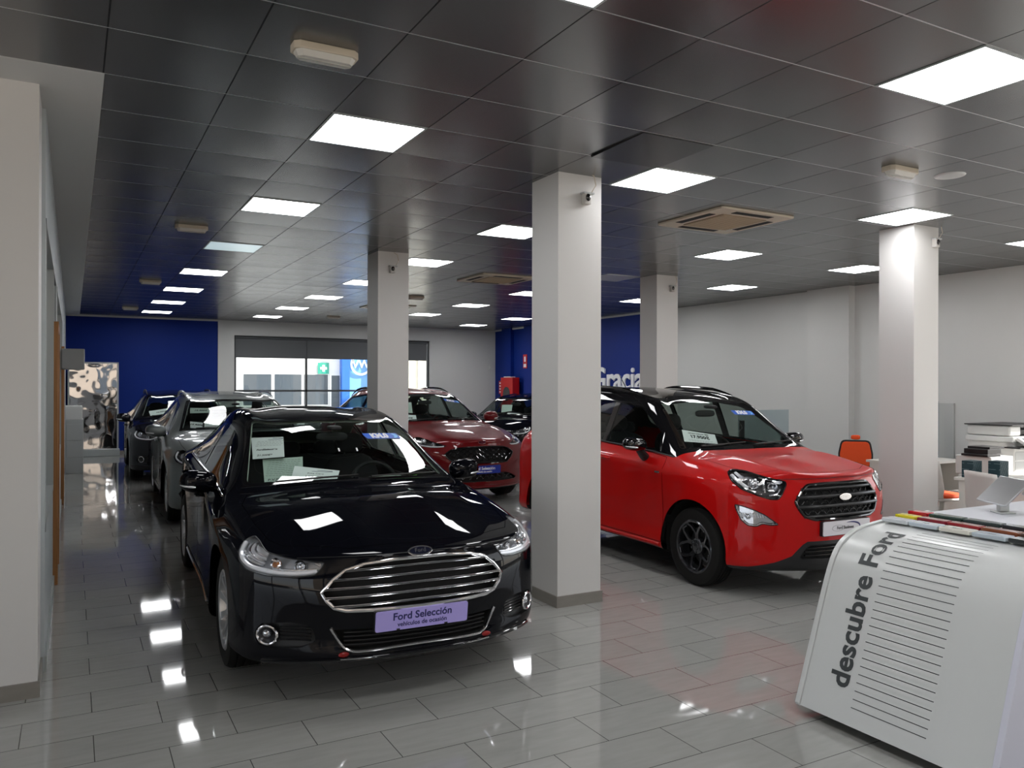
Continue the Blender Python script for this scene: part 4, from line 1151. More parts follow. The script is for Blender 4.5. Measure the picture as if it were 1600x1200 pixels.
    cr_ = car.seam(cr, 'front', [(-.62 + 1.24 * q / 30, .757 + .012 * (1 - (abs(-1 + q / 15)) ** 2)) for q in range(31)], .005); cr.obj('bonnet_front_gap', m_black, car.root, fix=False)
    c, n = car.proj('front', 0, .770); oval_badge(car, c, (n + Vector((0, -.6, 0))).normalized(), .070, .028)
    o, T = plate(car, .428, radians(8), m_plate_lilac)
    text('plate_lettering', 'Ford Selección', .056, m_navy, o, T @ Matrix.Translation((.0, .018, .0045)), .0004, bold=.0012)
    text('plate_lettering', 'vehículos de ocasión', .0335, m_navy, o, T @ Matrix.Translation((.0, -.025, .0045)), .0004, bold=.0006)
    cl = MB()
    for x in (-.135, .135): cl.box(x - .009, -.056, .0042, x + .009, -.047, .006, T)
    cl.obj('plate_clip', m_black, o)
    km_sticker(car, .345, 1.81, .33, .42)
    # white slots of the road sensor behind the glass
    for x in (.096, -.035):
        c, n = car.proj('top', x, 1.62); sl = MB(); T = frame(c + n * .0015, (1, 0, 0), n); sl.prism(rounded([(-.006, -.02), (.006, -.02), (.006, .02), (-.006, .02)], .004), 0, .0008, 'z', T); sl.obj('screen_mark', m_whiteprint, car.root)
    return car

# ---------------------------------------------------------------- red crossover
def red_crossover():
    car = Car('crossover_car', ECO, (5.37, 4.27, 0), -1.5,
              'bright red small crossover with black roof and dark five-spoke wheels, behind the middle pillar')
    build_common(car, p_red, p_blackroof, None, None, None, [(1.36, 2.20), (2.28, 2.98), (3.04, 3.6)])
    grille = sym([(0, .908), (.20, .908), (.335, .900), (.40, .85), (.468, .762), (.44, .70), (.40, .645), (.31, .615), (0, .612)])
    grille = [(p.x, p.y) for p in rounded([(a, b, 0) for a, b in grille], .02, 2)]
    car.cut('grille_opening', 'front', grille, ['body', 'bonnet'])
    hl = [(1.29, .975), (1.24, .990), (1.10, .985), (.90, .955), (.665, .918), (.655, .895), (.70, .82), (.735, .785), (.82, .785), (.95, .812), (1.12, .855), (1.24, .915)]
    hl = [(p.x, p.y) for p in rounded([(a, b, 0) for a, b in hl], .02, 2)]
    car.cut('headlamp', 'diag', hl, ['body', 'bonnet'])
    fg = [(1.20, .735), (1.12, .728), (.99, .700), (.88, .665), (.79, .62), (.735, .590), (.80, .585), (.90, .596), (.965, .575), (1.06, .580), (1.13, .62), (1.18, .69)]
    fg = [(p.x, p.y) for p in rounded([(a, b, 0) for a, b in fg], .015, 2)]
    car.cut('fog_lamp', 'diag', fg, ['body'])
    blk = [(-.90, .20), (-.90, .245), (-.75, .255), (-.60, .295), (-.48, .345), (-.40, .43), (-.36, .455), (.36, .455), (.40, .43), (.48, .345), (.60, .295), (.75, .255), (.90, .245), (.90, .20), (.90, .10), (-.90, .10)]
    car.cut('lower_bumper', 'front', blk, ['body', 'underbody'])
    low = sym([(0, .425), (.33, .425), (.37, .40), (.42, .335), (.40, .32), (0, .31)])
    car.cut('lower_opening', 'front', low, ['lower_bumper'])
    sill = [(.83 + .385, .20), (.83 + .385, .30), (3.0, .30), (3.0, .20), (3.0, .1), (1.2, .1)]
    emit_common(car, p_red, p_blackroof, m_lin_dark, 'five', m_darkalloy, rails=m_gloss_black, belt=m_black, turn=.31)
    car.skin('lower_bumper', 'lower_bumper', m_black)
    car.recess('lower_grille_liner', 'lower_opening', m_blackmatt, .06)
    for z in (.345, .375, .402):
        b = MB(); pn = car.path('front', [(-.37 + .74 * q / 16, z) for q in range(17)], 1, False, 0, .1)
        b.tube([c + Vector((0, .015, 0)) for c, n in pn], .006, 6, False, [Vector((0, -1, 0))] * len(pn), 2.); b.obj('lower_grille_slat', m_gloss_black, car.root, smooth=True)
    car.recess('grille_liner', 'grille_opening', m_blackmatt, .06)
    fr = MB(); car.tube(fr, 'front', inset(grille, .010), .013, -.002, closed=True, seg=8); fr.obj('grille_frame', m_gloss_black, car.root, smooth=True)
    for z, r in ((.856, .012), (.796, .016), (.722, .016), (.648, .013)):
        hw = max(s_ for s_ in [i * .005 for i in range(40, 96)] if inpoly((s_, z), grille))
        b = MB(); pn = car.path('front', [(-hw + 2 * hw * q / 24, z + .006 * (1 - abs(-1 + q / 12) ** 2)) for q in range(25)], 1, False, 0, .1)
        b.tube([c + Vector((0, .004, 0)) for c, n in pn], r, 8, False, [Vector((0, -1, 0))] * len(pn), 1.1); b.obj('grille_bar', m_satin, car.root, smooth=True)
    hx = MB(); hexes(car, hx, inset(grille, .022), .085, .004, -.022); hx.obj('grille_mesh', m_mesh, car.root)
    for sg in (-1, 1):
        ln = headlamp_inside(car, 'headlamp', sg, [('ball', 1.00, .895, .036, .035, m_bulb), ('bowl', .80, .875, .036, .032, m_reflector), ('bowl', 1.13, .93, .026, .03, m_chrome)], .075)
        lamp_strips(car, ln, sg, [[(1.24, .955), (1.16, .91), (1.06, .865)], [(1.20, .97), (1.12, .935)]], m_lampwhite, .014, .016, 'daytime_light_strip', .6)
        lamp_strips(car, ln, sg, [[(.70, .905), (.80, .925), (.95, .945)], [(.72, .86), (.76, .82), (.84, .81)], [(.90, .93), (.88, .83)], [(.72, .90), (.86, .905)], [(.98, .835), (1.08, .86), (1.16, .895)]], m_reflector, .009, .022, 'reflector_ribs')
        car.skin('headlamp_lens', 'headlamp', m_lens, sg, off=.001)
        sm = MB(); car.tube(sm, 'diag', hl, .005, .001, sg, True, seg=6); sm.obj('headlamp_seal', m_gloss_black, car.root)
        fl = car.recess('fog_lamp', 'fog_lamp', m_reflector, .035, (-.7, .7, 0), sg)
        rb = MB()
        for k in range(14):
            u = .80 + .026 * k
            for a, b in (((u, .60), (u + .04, .70)),):
                if inpoly(((a[0] + b[0]) / 2, (a[1] + b[1]) / 2), fg):
                    pn = car.path('diag', [(a[0] * .6 + b[0] * .4, a[1] * .6 + b[1] * .4), (a[0] * .3 + b[0] * .7, a[1] * .3 + b[1] * .7)], sg); d = Vector((-.7 * sg, .7, 0))
                    rb.tube([c + d * .02 for c, n in pn], .006, 6)
        rb.obj('reflector_ribs', m_lampwhite, fl, smooth=True)
        c, n = car.proj('diag', 1.06, .645, sg); bb = MB(); bb.ball(c + Vector((-.7 * sg, .7, 0)) * .02, .022, .022, .022); bb.obj('fog_lamp_bulb', m_bulb, fl, smooth=True)
        car.skin('fog_lamp_lens', 'fog_lamp', m_lens, sg, off=.001)
        sm = MB(); car.tube(sm, 'diag', fg, .004, .001, sg, True, seg=6); sm.obj('fog_lamp_seal', m_black, car.root)
        mirror(car, 1.50, 1.135, .80, sg, m_gloss_black, m_black, .24, .12, .10)
        # black quarter light frame in front of the door
        pb = MB(); car.tube(pb, 'side', [(1.36, 1.075), (1.42, 1.24)], .014, .0, sg, seg=6, flat=.4); pb.obj('quarter_pillar', m_gloss_black, car.root)
        bd = MB(); c, n = car.proj('side', 1.28, .905, sg); T = frame(c + n * .001, (0, -sg * -1, 0), n); bd.prism([(-.035, -.008), (.035, -.008), (.040, .008), (-.030, .008)], 0, .003, 'z', T); bd.obj('wing_badge', m_chrome, car.root)
        sk = MB(); car.tube(sk, 'side', [(1.24, .272), (1.9, .268), (2.6, .27), (2.94, .275)], .016, -.002, sg, seg=8, step=.2); sk.obj('side_skirt', p_red, car.root, smooth=True)
        c, n = car.proj('side', .83, .83, sg)
    sm = MB(); car.seam(sm, 'front', [(-.58 + 1.16 * q / 30, .935 + .006 * (1 - abs(-1 + q / 15))) for q in range(31)], .005); sm.obj('bonnet_front_gap', m_black, car.root, fix=False)
    c, n = car.proj('front', 0, .79); oval_badge(car, c + Vector((0, -.014, 0)), Vector((0, -1, .05)), .066, .028, True)
    o, T = plate(car, .552, radians(2), m_plate_white)
    el = MB(); el.tube([T @ Vector((-.04 + .065 * cos(2 * pi * k / 24) - .06, .024 * sin(2 * pi * k / 24), .0046)) for k in range(24)], .0022, 5, True); el.obj('plate_emblem', m_grey, o)
    text('plate_lettering', 'Ford Business', .034, m_ink, o, T @ Matrix.Translation((-.02, 0, .005)), .0004, bold=.0008)
    sw = MB(); pts = [T @ Vector((.03 + .115 * cos(a), .004 + .036 * sin(a), .0048)) for a in [radians(t) for t in range(-35, 110, 8)]]
    sw.tube(pts, [.0012 + .006 * sin(pi * k / (len(pts) - 1)) for k in range(len(pts))], 6, False, [T.to_3x3() @ Vector((0, 0, 1))] * len(pts), .3); sw.obj('plate_swoosh', m_navy, o)
    km_sticker(car, .335, 1.51, .29, .09)
    # aerial
    c, n = car.proj('top', 0, 3.0); ab = MB(); ab.tube([c, c + Vector((0, .14, .16))], [.006, .003], 6); ab.obj('aerial', m_black, car.root)
    return car

def ruby_suv():
    car = Car('suv_car', KUGA, (4.963, 9.846, 0), 2.54,
              'ruby red sport utility car with honeycomb grille and blue plate, behind the slender pillar')
    build_common(car, p_dred, None, None, None, None, [(1.62, 2.62), (2.70, 3.50), (3.56, 4.2)])
    grille = sym([(0, .812), (.20, .812), (.36, .802), (.46, .775), (.54, .72), (.50, .665), (.40, .592), (.30, .585), (0, .585)])
    car.cut('grille_opening', 'front', grille, ['body', 'bonnet'])
    hl = [(1.38, .935), (1.25, .940), (1.02, .905), (.80, .868), (.64, .835), (.70, .815), (.86, .805), (1.10, .825), (1.28, .865)]
    car.cut('headlamp', 'diag', hl, ['body', 'bonnet'])
    blk = sym([(0, .45), (.38, .45), (.52, .41), (.62, .36), (.58, .335), (0, .33)])
    car.cut('lower_opening', 'front', blk, ['body'])
    sv = [(1.12, .60), (1.30, .60), (1.34, .40), (1.15, .42)]
    car.cut('side_vent', 'diag', sv, ['body'])
    emit_common(car, p_dred, None, m_lin_grey, 'five', m_darkalloy, rails=m_gloss_black, belt=m_chrome, turn=.1)
    car.recess('grille_liner', 'grille_opening', m_blackmatt, .05)
    fr = MB(); car.tube(fr, 'front', grille, .009, .0, closed=True, seg=6); fr.obj('grille_frame', m_gloss_black, car.root, smooth=True)
    hx = MB(); hexes(car, hx, inset(grille, .012), .10, .006, -.008); hx.obj('grille_mesh', m_gloss_black, car.root)
    car.recess('lower_grille_liner', 'lower_opening', m_blackmatt, .05)
    hx = MB(); hexes(car, hx, inset(blk, .012), .10, .005, -.008); hx.obj('lower_grille_mesh', m_gloss_black, car.root)
    lp = MB(); car.tube(lp, 'front', [(-.74 + 1.48 * q / 24, .255) for q in range(25)], .010, .004, seg=6); lp.obj('front_lip', p_dred, car.root, smooth=True)
    for sg in (-1, 1):
        ln = headlamp_inside(car, 'headlamp', sg, [('ball', 1.12, .885, .034, .03, m_bulb), ('bowl', .90, .85, .03, .03, m_reflector)], .06)
        lamp_strips(car, ln, sg, [[(1.34, .92), (1.20, .85), (1.0, .825), (.80, .82), (.70, .826)]], m_lampwhite, .010, .012, 'daytime_light_strip')
        car.skin('headlamp_lens', 'headlamp', m_lens, sg, off=.001)
        car.recess('side_vent', 'side_vent', m_black, .03, (-.6, .7, 0), sg)
        mirror(car, 1.62, 1.16, .86, sg, p_dred, m_black, .24, .16, .03)
    c, n = car.proj('front', 0, .875); oval_badge(car, c, n, .065, .026)
    o, T = plate(car, .50, radians(4), m_plate_blue)
    text('plate_lettering', 'Ford Selección', .058, m_whiteprint, o, T @ Matrix.Translation((0, .016, .0045)), .0004, bold=.0015)
    text('plate_lettering', 'vehículos de ocasión', .030, m_whiteprint, o, T @ Matrix.Translation((0, -.028, .0045)), .0004, bold=.001)
    km_sticker(car, .42, 1.80, .29, .12)
    return car

def small_hatch(name, loc, deg, label, paint, lamp=True, rails=None, plate_mat=None, liner=None, scale=1.):
    car = Car(name, FOCUS, loc, deg, label)
    car.root.scale = (scale,) * 3; bpy.context.view_layer.update()
    build_common(car, paint, None, None, None, None, [(1.52, 2.55), (2.62, 3.35), (3.42, 4.0)])
    grille = sym([(0, .715), (.25, .712), (.36, .695), (.44, .64), (.41, .56), (.34, .50), (.24, .49), (0, .49)])
    car.cut('grille_opening', 'front', grille, ['body', 'bonnet'])
    hl = [(1.34, .830), (1.25, .838), (1.05, .812), (.82, .775), (.60, .742), (.64, .70), (.72, .675), (.95, .682), (1.18, .72), (1.30, .77)]
    car.cut('headlamp', 'diag', hl, ['body', 'bonnet'])
    blk = sym([(0, .385), (.30, .385), (.36, .33), (.32, .275), (0, .27)])
    car.cut('lower_opening', 'front', blk, ['body'])
    fg = [(.80, .42), (1.02, .44), (1.10, .38), (1.04, .32), (.84, .32)]
    car.cut('fog_surround', 'diag', fg, ['body'])
    emit_common(car, paint, None, liner or m_lin_grey, 'ten' if rails else 'five', m_silver if rails else m_darkalloy, rails=rails, belt=m_chrome if rails else None)
    car.recess('grille_liner', 'grille_opening', m_blackmatt, .05)
    fr = MB(); car.tube(fr, 'front', grille, .008, .002, closed=True, seg=6); fr.obj('grille_frame', m_chrome, car.root, smooth=True)
    for z in (.54, .585, .63, .675):
        hw = max([s_ for s_ in [i * .01 for i in range(20, 45)] if inpoly((s_, z), grille)])
        b = MB(); pn = car.path('front', [(-hw + 2 * hw * q / 12, z) for q in range(13)], 1, False, 0, .1); b.tube([c + Vector((0, .01, 0)) for c, n in pn], .006, 6, False, [Vector((0, -1, 0))] * len(pn), 1.5)
        b.obj('grille_bar', m_chrome if rails else m_gloss_black, car.root, smooth=True)
    car.recess('lower_grille_liner', 'lower_opening', m_blackmatt, .05)
    for sg in (-1, 1):
        ln = headlamp_inside(car, 'headlamp', sg, [('ball', 1.10, .77, .032, .03, m_bulb), ('bowl', .86, .73, .032, .03, m_reflector)], .06, m_lampdark)
        lamp_strips(car, ln, sg, [[(1.30, .815), (1.24, .76), (1.08, .715), (.88, .698), (.74, .70)]], m_lampwhite, .010, .012, 'daytime_light_strip')
        car.skin('headlamp_lens', 'headlamp', m_lens, sg, off=.001)
        fl = car.recess('fog_lamp_recess', 'fog_surround', m_black, .03, (-.5, .8, 0), sg)
        c, n = car.proj('diag', .97, .38, sg); T = frame(c, (-n.y, n.x, 0), n); rg = MB(); rg.tube([T @ Vector((.045 * cos(2 * pi * k / 20), .045 * sin(2 * pi * k / 20), 0)) for k in range(20)], .006, 6, True); rg.obj('fog_lamp_ring', m_chrome, fl, smooth=True)
        mirror(car, 1.56, 1.005, .79, sg, paint, m_black, .23, .15, .02)
    c, n = car.proj('front', 0, .755); oval_badge(car, c, n, .06, .025)
    if plate_mat:
        o, T = plate(car, .44, radians(4), plate_mat); text('plate_lettering', 'Ford', .05, m_navy, o, T @ Matrix.Translation((0, 0, .0045)), .0004)
    return car

# ------------------------------------------------------------------ the showroom
YB, XR, XL, YF = 21.1, 11.0, -.14, -3.6
T_ = .15
struct(box('floor', m_floor, (-7, YF - .2, -.1), (XR + .2, YB + .2, 0)))
struct(box('ceiling', m_ceil, (XL + .28, 4.626, CEIL), (XR + .2, YB + .2, CEIL + .1)))
c2 = MB(); c2.box(-7, YF - .2, CEIL, XR + .2, 4.626, CEIL + .1); struct(c2.obj('ceiling', m_ceil))
struct(box('ceiling', m_white, (-7, 4.626, CEIL - .002), (XL + .28, YB + .2, CEIL + .1)))
# back wall with its wide window opening
WX0, WX1, WZ0, WZ1 = 3.575, 8.90, .55, 2.90
struct(box('wall_back', m_blue, (-4.2, YB, 0), (3.18, YB + T_, CEIL)))
mb = MB(); mb.box(3.18, YB - .02, 0, WX0, YB + T_, CEIL); mb.box(WX1, YB - .02, 0, XR, YB + T_, CEIL); mb.box(WX0, YB - .02, 0, WX1, YB + T_, WZ0); mb.box(WX0, YB - .02, WZ1, WX1, YB + T_, CEIL)
struct(mb.obj('wall_back', m_white))
# right wall: blue towards the back, white towards the front with shallow pilasters
mb = MB(); mb.box(XR, 12.95, 0, XR + T_, YB, CEIL); mb.box(XR - .10, 19.95, 0, XR, 20.5, CEIL); mb.box(XR - .10, 18.75, 0, XR, 19.2, CEIL); struct(mb.obj('wall_right', m_blue))
mb = MB(); mb.box(XR, 5.65, 0, XR + T_, 12.95, CEIL); mb.box(XR - .14, 8.62, 0, XR, 9.45, CEIL)
struct(mb.obj('wall_right', m_white))
# right side shop window towards the street (outside the picture)
mb = MB(); mb.box(XR, YF, 0, XR + T_, 5.65, .35); mb.box(XR, YF, 2.75, XR + T_, 5.65, CEIL); mb.box(XR, 5.35, .35, XR + T_, 5.65, 2.75)
for y in (1.2, 3.3): mb.box(XR, y, .35, XR + T_, y + .08, 2.75)
struct(mb.obj('wall_right', m_white))
m_frontwall = M('front_wall_grey', (.20, .20, .20), .6)
# front wall with shop windows behind the viewer
mb = MB(); mb.box(-1.6, YF - T_, 0, XR, YF, 1.15); mb.box(-7, YF - T_, 0, -1.6, YF, .15); mb.box(2.6, YF - T_, 1.15, 6.8, YF, 2.85); mb.box(-7, YF - T_, 2.85, XR, YF, CEIL)
for x in (-7, -4.4, -1.6, 1.2, 4.0, 6.8, 9.6, 10.85): mb.box(x, YF - T_, .1, x + .15, YF, 2.85)
struct(mb.obj('wall_front', m_frontwall))
# left: pillar, partition with glazing, side offices
CW = .39
def pillar(x, y, label, w_=.39, d_=.39, rail=True):
    t = empty('pillar', (x, y, 0)); tag(t, label, 'pillar')
    MB().box(0, 0, .083, w_, d_, CEIL).obj('shaft', m_colwhite, t)
    s = .012; MB().box(-s, -s, 0, w_ + s, d_ + s, .085).obj('skirting', m_skirt, t)
    return t
m_skirt = noise_col(M('grey_tile_skirting', (.2, .19, .17), .35), (.20, .185, .165), (.25, .235, .21), 8, 4, (1, 1, 3))
P1 = pillar(3.185, 5.09, 'broad white square pillar in the middle of the picture, between the black saloon and the red crossover')
P2 = pillar(3.20, 9.17, 'slender white pillar behind the black saloon, in front of the ruby red car')
P3 = pillar(7.40, 9.14, 'white pillar at the blue wall lettering, standing behind the red crossover roof')
P4 = pillar(7.29, 5.03, 'white pillar right of the red crossover bonnet, beside the white desk')
P5 = pillar(-1.13, 4.955, 'wide white pillar end at the left edge of the picture', .97, .42)
m_alu = M('grey_aluminium_frame', (.42, .45, .45), .35, .4)
m_partition = noise_bump(M('partition_white_panel', (.46, .50, .51), .45), 40, .03)
mb = MB()
mb.box(XL - .09, 5.375, 0, XL, 7.62, .82); mb.box(XL - .09, 5.375, 2.62, XL, 16.9, CEIL); mb.box(XL - .09, 5.375, .82, XL, 5.43, 2.62)
mb.box(XL - .03, 7.58, .82, XL, 7.62, 2.62); mb.box(XL - .09, 8.95, 0, XL, 9.2, 2.62); mb.box(XL - .09, 9.2, 0, XL, 12.6, .82); mb.box(XL - .09, 12.5, .82, XL, 12.7, 2.62); mb.box(XL - .09, 14.0, 0, XL, YB, 2.62); mb.box(XL - .09, 16.9, 2.62, XL, YB, CEIL)
struct(mb.obj('wall_left', m_partition))
g = MB(); g.box(XL - .05, 5.43, .82, XL - .04, 7.55, 2.62); struct(g.obj('window_1', m_glass))
g = MB(); g.box(XL - .05, 9.2, .82, XL - .04, 12.5, 2.62); struct(g.obj('window_2', m_glass))
for (y0, y1) in ((5.43, 7.55), (9.2, 12.5)):
    fr = MB(); fr.box(XL - .07, y0, .80, XL + .004, y1, .845); fr.box(XL - .07, y0, 2.60, XL + .004, y1, 2.64); fr.box(XL - .07, y0, .80, XL + .004, y0 + .03, 2.64); fr.box(XL - .07, y1 - .03, .80, XL + .004, y1, 2.64)
    struct(fr.obj('trim_1', m_alu))
bb = MB(); bb.box(XL, 5.375, 0, XL + .012, 7.62, .085); bb.box(XL, 9.0, 0, XL + .012, 12.6, .085); struct(bb.obj('baseboard_left', m_alu))
# office behind the partition
mb = MB(); mb.box(-4.3, 4.9, 0, -4.2, YB, CEIL); mb.box(-4.2, 5.3, 0, -1.1, 5.4, CEIL); struct(mb.obj('wall_left', m_white))
mb = MB(); mb.box(-7.1, YF, 0, -7, 5, .3); mb.box(-7.1, YF, 2.9, -7, 5, CEIL); mb.box(-7.1, .5, .3, -7, .65, 2.9); mb.box(-7.1, 4.85, .3, -7, 5, 2.9); mb.box(-7, 4.98, 0, -1.1, 5.1, CEIL); struct(mb.obj('wall_left', m_white))
# two oak doors standing open into the showroom
def oak_door(y, label, z1=2.12):
    t = empty('oak_door', (XL, y, 0)); tag(t, label, 'door')
    f = MB(); f.box(-.30, -.07, 0, .035, 0, z1 + .06); f.box(-.15, .80, 0, .035, .87, z1 + .06); f.box(-.15, -.07, z1, .035, .87, z1 + .06); f.obj('door_frame', m_wood, t, bevel=.004)
    d = MB(); d.box(-.095, .0, .01, -.055, .80, z1).obj('door_leaf', m_wood, t)
    h = MB(); h.tube([(-.055, .70, 1.02), (.0, .70, 1.02), (.0, .58, 1.02)], .009, 8); h.obj('door_handle', m_chrome, t, smooth=True)
    return t
oak_door(7.70, 'oak door set in the left partition, nearer of the two')
oak_door(12.75, 'oak door set in the left partition, farther of the two, before the grey cabinet', 2.12)
# white corner trims along the ceiling
tr = MB(); tr.box(XL, YB - .05, CEIL - .035, 3.18, YB, CEIL); tr.box(XR - .05, 12.95, CEIL - .035, XR, YB, CEIL); struct(tr.obj('trim_2', m_white))
bb = MB(); bb.box(XL, YB - .015, 0, 3.18, YB, .085); bb.box(3.18, YB - .035, 0, XR, YB - .02, .085); struct(bb.obj('baseboard_back', m_skirt))
bb = MB(); bb.box(XR - .015, 5.65, 0, XR, YB, .085); struct(bb.obj('baseboard_right', m_skirt))

# back window: frame bars, panes, shades
m_darkframe = M('dark_window_frame', (.07, .075, .08), .45)
fr = MB(); yw = YB + .04
for x in (WX0, 5.38, 7.10, 8.84): fr.box(x - .0, yw, WZ0, x + .055, yw + .06, WZ1)
for z in (WZ0, 1.47, WZ1 - .05): fr.box(WX0, yw, z, WX1, yw + .06, z + .05)
struct(fr.obj('window_3', m_darkframe))
pn = MB(); pn.box(WX0, yw + .025, WZ0, WX1, yw + .031, WZ1); o = pn.obj('window_3', m_glass); struct(o)
m_shade = M('grey_roller_fabric', (.13, .135, .14), .8)
def shade(x0, x1, z0, label):
    t = empty('roller_blind', ((x0 + x1) / 2, yw - .04, WZ1)); tag(t, label, 'blind', 'roller blinds at the back window'); h = (x1 - x0) / 2
    r = MB(); r.tube([(-h, 0, -.05), (h, 0, -.05)], .035, 14); r.obj('roller', m_darkframe, t, smooth=True)
    MB().box(-h + .01, -.004, z0 - WZ1, h - .01, .0, -.06).obj('blind_fabric', m_shade, t)
    MB().box(-h + .01, -.010, z0 - WZ1 - .02, h - .01, .006, z0 - WZ1 + .005).obj('bottom_bar', m_darkframe, t)
shade(WX0 + .02, 5.405, 2.36, 'half-drawn grey roller blind at the left end of the back window')
shade(5.407, 7.13, 2.36, 'half-drawn grey roller blind over the pane with the green cross outside')
shade(7.132, 8.82, 2.36, 'half-drawn grey roller blind right of the slender pillar')

# outside: the building across the yard
m_ext = M('sunlit_white_render', (.82, .81, .78), .8)
m_extblue = M('blue_cladding', (.03, .16, .62), .5)
m_extblue2 = M('light_blue_cladding', (.22, .48, .85), .5)
m_extglass = M('dark_office_window', (.10, .12, .14), .15, .2)
m_yard = noise_col(M('yard_concrete', (.4, .4, .38), .9), (.42, .41, .39), (.5, .49, .47), 2)
struct(box('ground', m_yard, (-30, YB + .2, -.12), (45, 60, -.02)))
m_pave = noise_col(M('sandstone_pavement', (.55, .46, .36), .9), (.55, .46, .37), (.62, .53, .42), 1.5)
struct(box('ground', m_pave, (-40, -50, -.13), (45, YF - .2, -.03)))
struct(box('ground', m_yard, (XR + .2, -50, -.14), (60, YB + .2, -.04)))
b = empty('building', (8, 30, 0)); tag(b, 'sunlit white building with blue cladding seen through the back window', 'building')
w1 = MB(); w1.box(-10, 0, 0, .95, 4, 6); w1.box(2.35, .6, 0, 9, 4, 6); w1.obj('facade', m_ext, b)
wi = MB()
for (x0, x1) in ((-2.60, -1.62), (-1.50, -.52), (-.42, .48)):
    f = MB(); f.box(x0 - .05, -.04, .85, x1 + .05, .02, 2.08); w_ = f.obj('window_frame', m_ext, b); p = MB(); p.box(x0, -.05, .90, x1, -.035, 2.03); p.obj('pane', m_extglass, w_)
f = MB(); f.box(.60 - .06, -.04, 0, 1.0 - .06 + .05, .02, 2.06); w_ = f.obj('door_frame', m_ext, b); p = MB(); p.box(.62, -.05, .05, .93, -.035, 2.0); p.obj('pane', m_extglass, w_)
MB().box(.95, -.3, 0, 1.25, 4, 6).obj('blue_pier', m_extblue, b); MB().box(1.25, -.12, 0, 2.20, 4, 6).obj('blue_panel', m_extblue2, b); MB().box(2.20, -.3, 0, 2.40, 4, 6).obj('blue_pier', m_extblue, b)
m_signwhite = M('sign_white', (.85, .86, .88), .4)
sg_ = empty('round_sign', (9.73, 29.84, 2.43)); tag(sg_, 'round white sign with ring and letters on the light blue cladding outside', 'sign')
dm = MB(); dm.lathe([(0, .34), (0, .42), (-.03, .42), (-.03, .34)], 40, 'y'); dm.obj('ring', m_signwhite, sg_, smooth=True)
text('letters', 'VW', .42, m_signwhite, sg_, Matrix.Translation((0, -.02, 0)) @ Matrix.Rotation(pi / 2, 4, 'X'), .01, bold=.01)
gc = empty('first_aid_sign', (8.30, 29.95, 2.27)); tag(gc, 'green sign with a white cross on the white facade outside', 'sign')
MB().box(-.21, -.03, -.21, .21, 0, .21).obj('sign_board', M('sign_green', (.02, .35, .25), .5), gc)
cx = MB(); cx.box(-.13, -.04, -.045, .13, -.031, .045); cx.box(-.045, -.0405, -.13, .045, -.0315, .13); cx.obj('white_cross', m_signwhite, gc)
cw = MB(); cw.box(0, 0, 0, 3.4, .3, 5); cw = cw.obj('cream_wall', M('cream_render', (.72, .66, .54), .85)); cw.location = (10.75, 27.4, -.02); tag(cw, 'cream yard wall seen through the window right of the slender pillar', 'wall')
rb_ = MB(); rb_.box(.35, -.04, 1.4, 3.3, 0, 1.46); rb_.box(.35, -.04, 0, .41, 0, 3.6); rb_.obj('wall_rail', m_signwhite, cw)
# surroundings seen by reflections: street front opposite the shop
st = empty('street_building', (2, -26, 0)); tag(st, 'pale street building opposite the shop front', 'building')
MB().box(-26, -4, 0, 30, 0, 13).obj('facade', noise_col(M('sandy_render', (.5, .42, .32), .9), (.50, .42, .33), (.60, .50, .40), .4), st)
for i in range(-5, 6):
    for z in (1, 4.4, 7.8): MB().box(i * 4.2, -.02, z, i * 4.2 + 1.6, .03, z + 1.9).obj('window', m_extglass, st)

# lettering on the blue wall
def wall_letters():
    x = XR - .02; s_ = .74
    T = Matrix.Translation((x, 14.10, 1.79)) @ Matrix(((0, 0, -1), (-1, 0, 0), (0, 1, 0))).to_4x4()
    t = text('wall_lettering', 'Gracias', s_, m_whiteprint, None, Matrix(), .018, 'LEFT', bold=.014)
    # right edge of the last visible letter ends just before the pillar
    o = t; o.data.transform(Matrix.Translation((-1.86, 0, 0)))
    o.matrix_world = T
    tag(o, 'large white word on the blue right wall, above the red crossover roof', 'lettering')
wall_letters()
# fire hose cabinet and signs
fc = empty('fire_hose_cabinet', (XR - .12, 19.75, .95)); tag(fc, 'red fire hose cabinet on the blue wall in the far right corner', 'cabinet')
MB().box(-.22, -.35, 0, .0, .35, .92).obj('case', m_red_sign, fc, bevel=.01)
cd_ = MB(); cd_.prism(ellipse(0, .46, .20, .20), -.226, -.221, 'x'); cd_.obj('round_window', m_lampdark, fc)
MB().box(-.20, -.2, .92, -.05, .2, .95).obj('top_plate', m_white_gloss, fc)
s1 = box('fire_sign', m_red_sign, (XR - .118, 19.0, 2.12), (XR - .10, 19.2, 2.50)); tag(s1, 'small red and white upright fire sign above the hose cabinet', 'sign')
o = MB(); o.box(XR - .1205, 19.03, 2.15, XR - .118, 19.17, 2.24); o.box(XR - .1205, 19.06, 2.30, XR - .118, 19.14, 2.44); o.obj('sign_print', m_whiteprint, s1)
s2 = box('fire_sign', m_red_sign, (XR - .018, 20.60, 1.40), (XR + .0, 20.82, 1.78)); tag(s2, 'small red and white fire sign left of the hose cabinet near the corner', 'sign')
o = MB()
for k in range(4): o.box(XR - .0205, 20.65, 1.44 + k * .085, XR - .018, 20.78, 1.48 + k * .085)
o.obj('sign_print', m_whiteprint, s2)
dv = box('wall_sensor', m_lightgrey, (10.80, YB - .10, 2.12), (10.90, YB - .02, 2.24)); tag(dv, 'small white sensor on the back wall beside the blue corner', 'sensor')

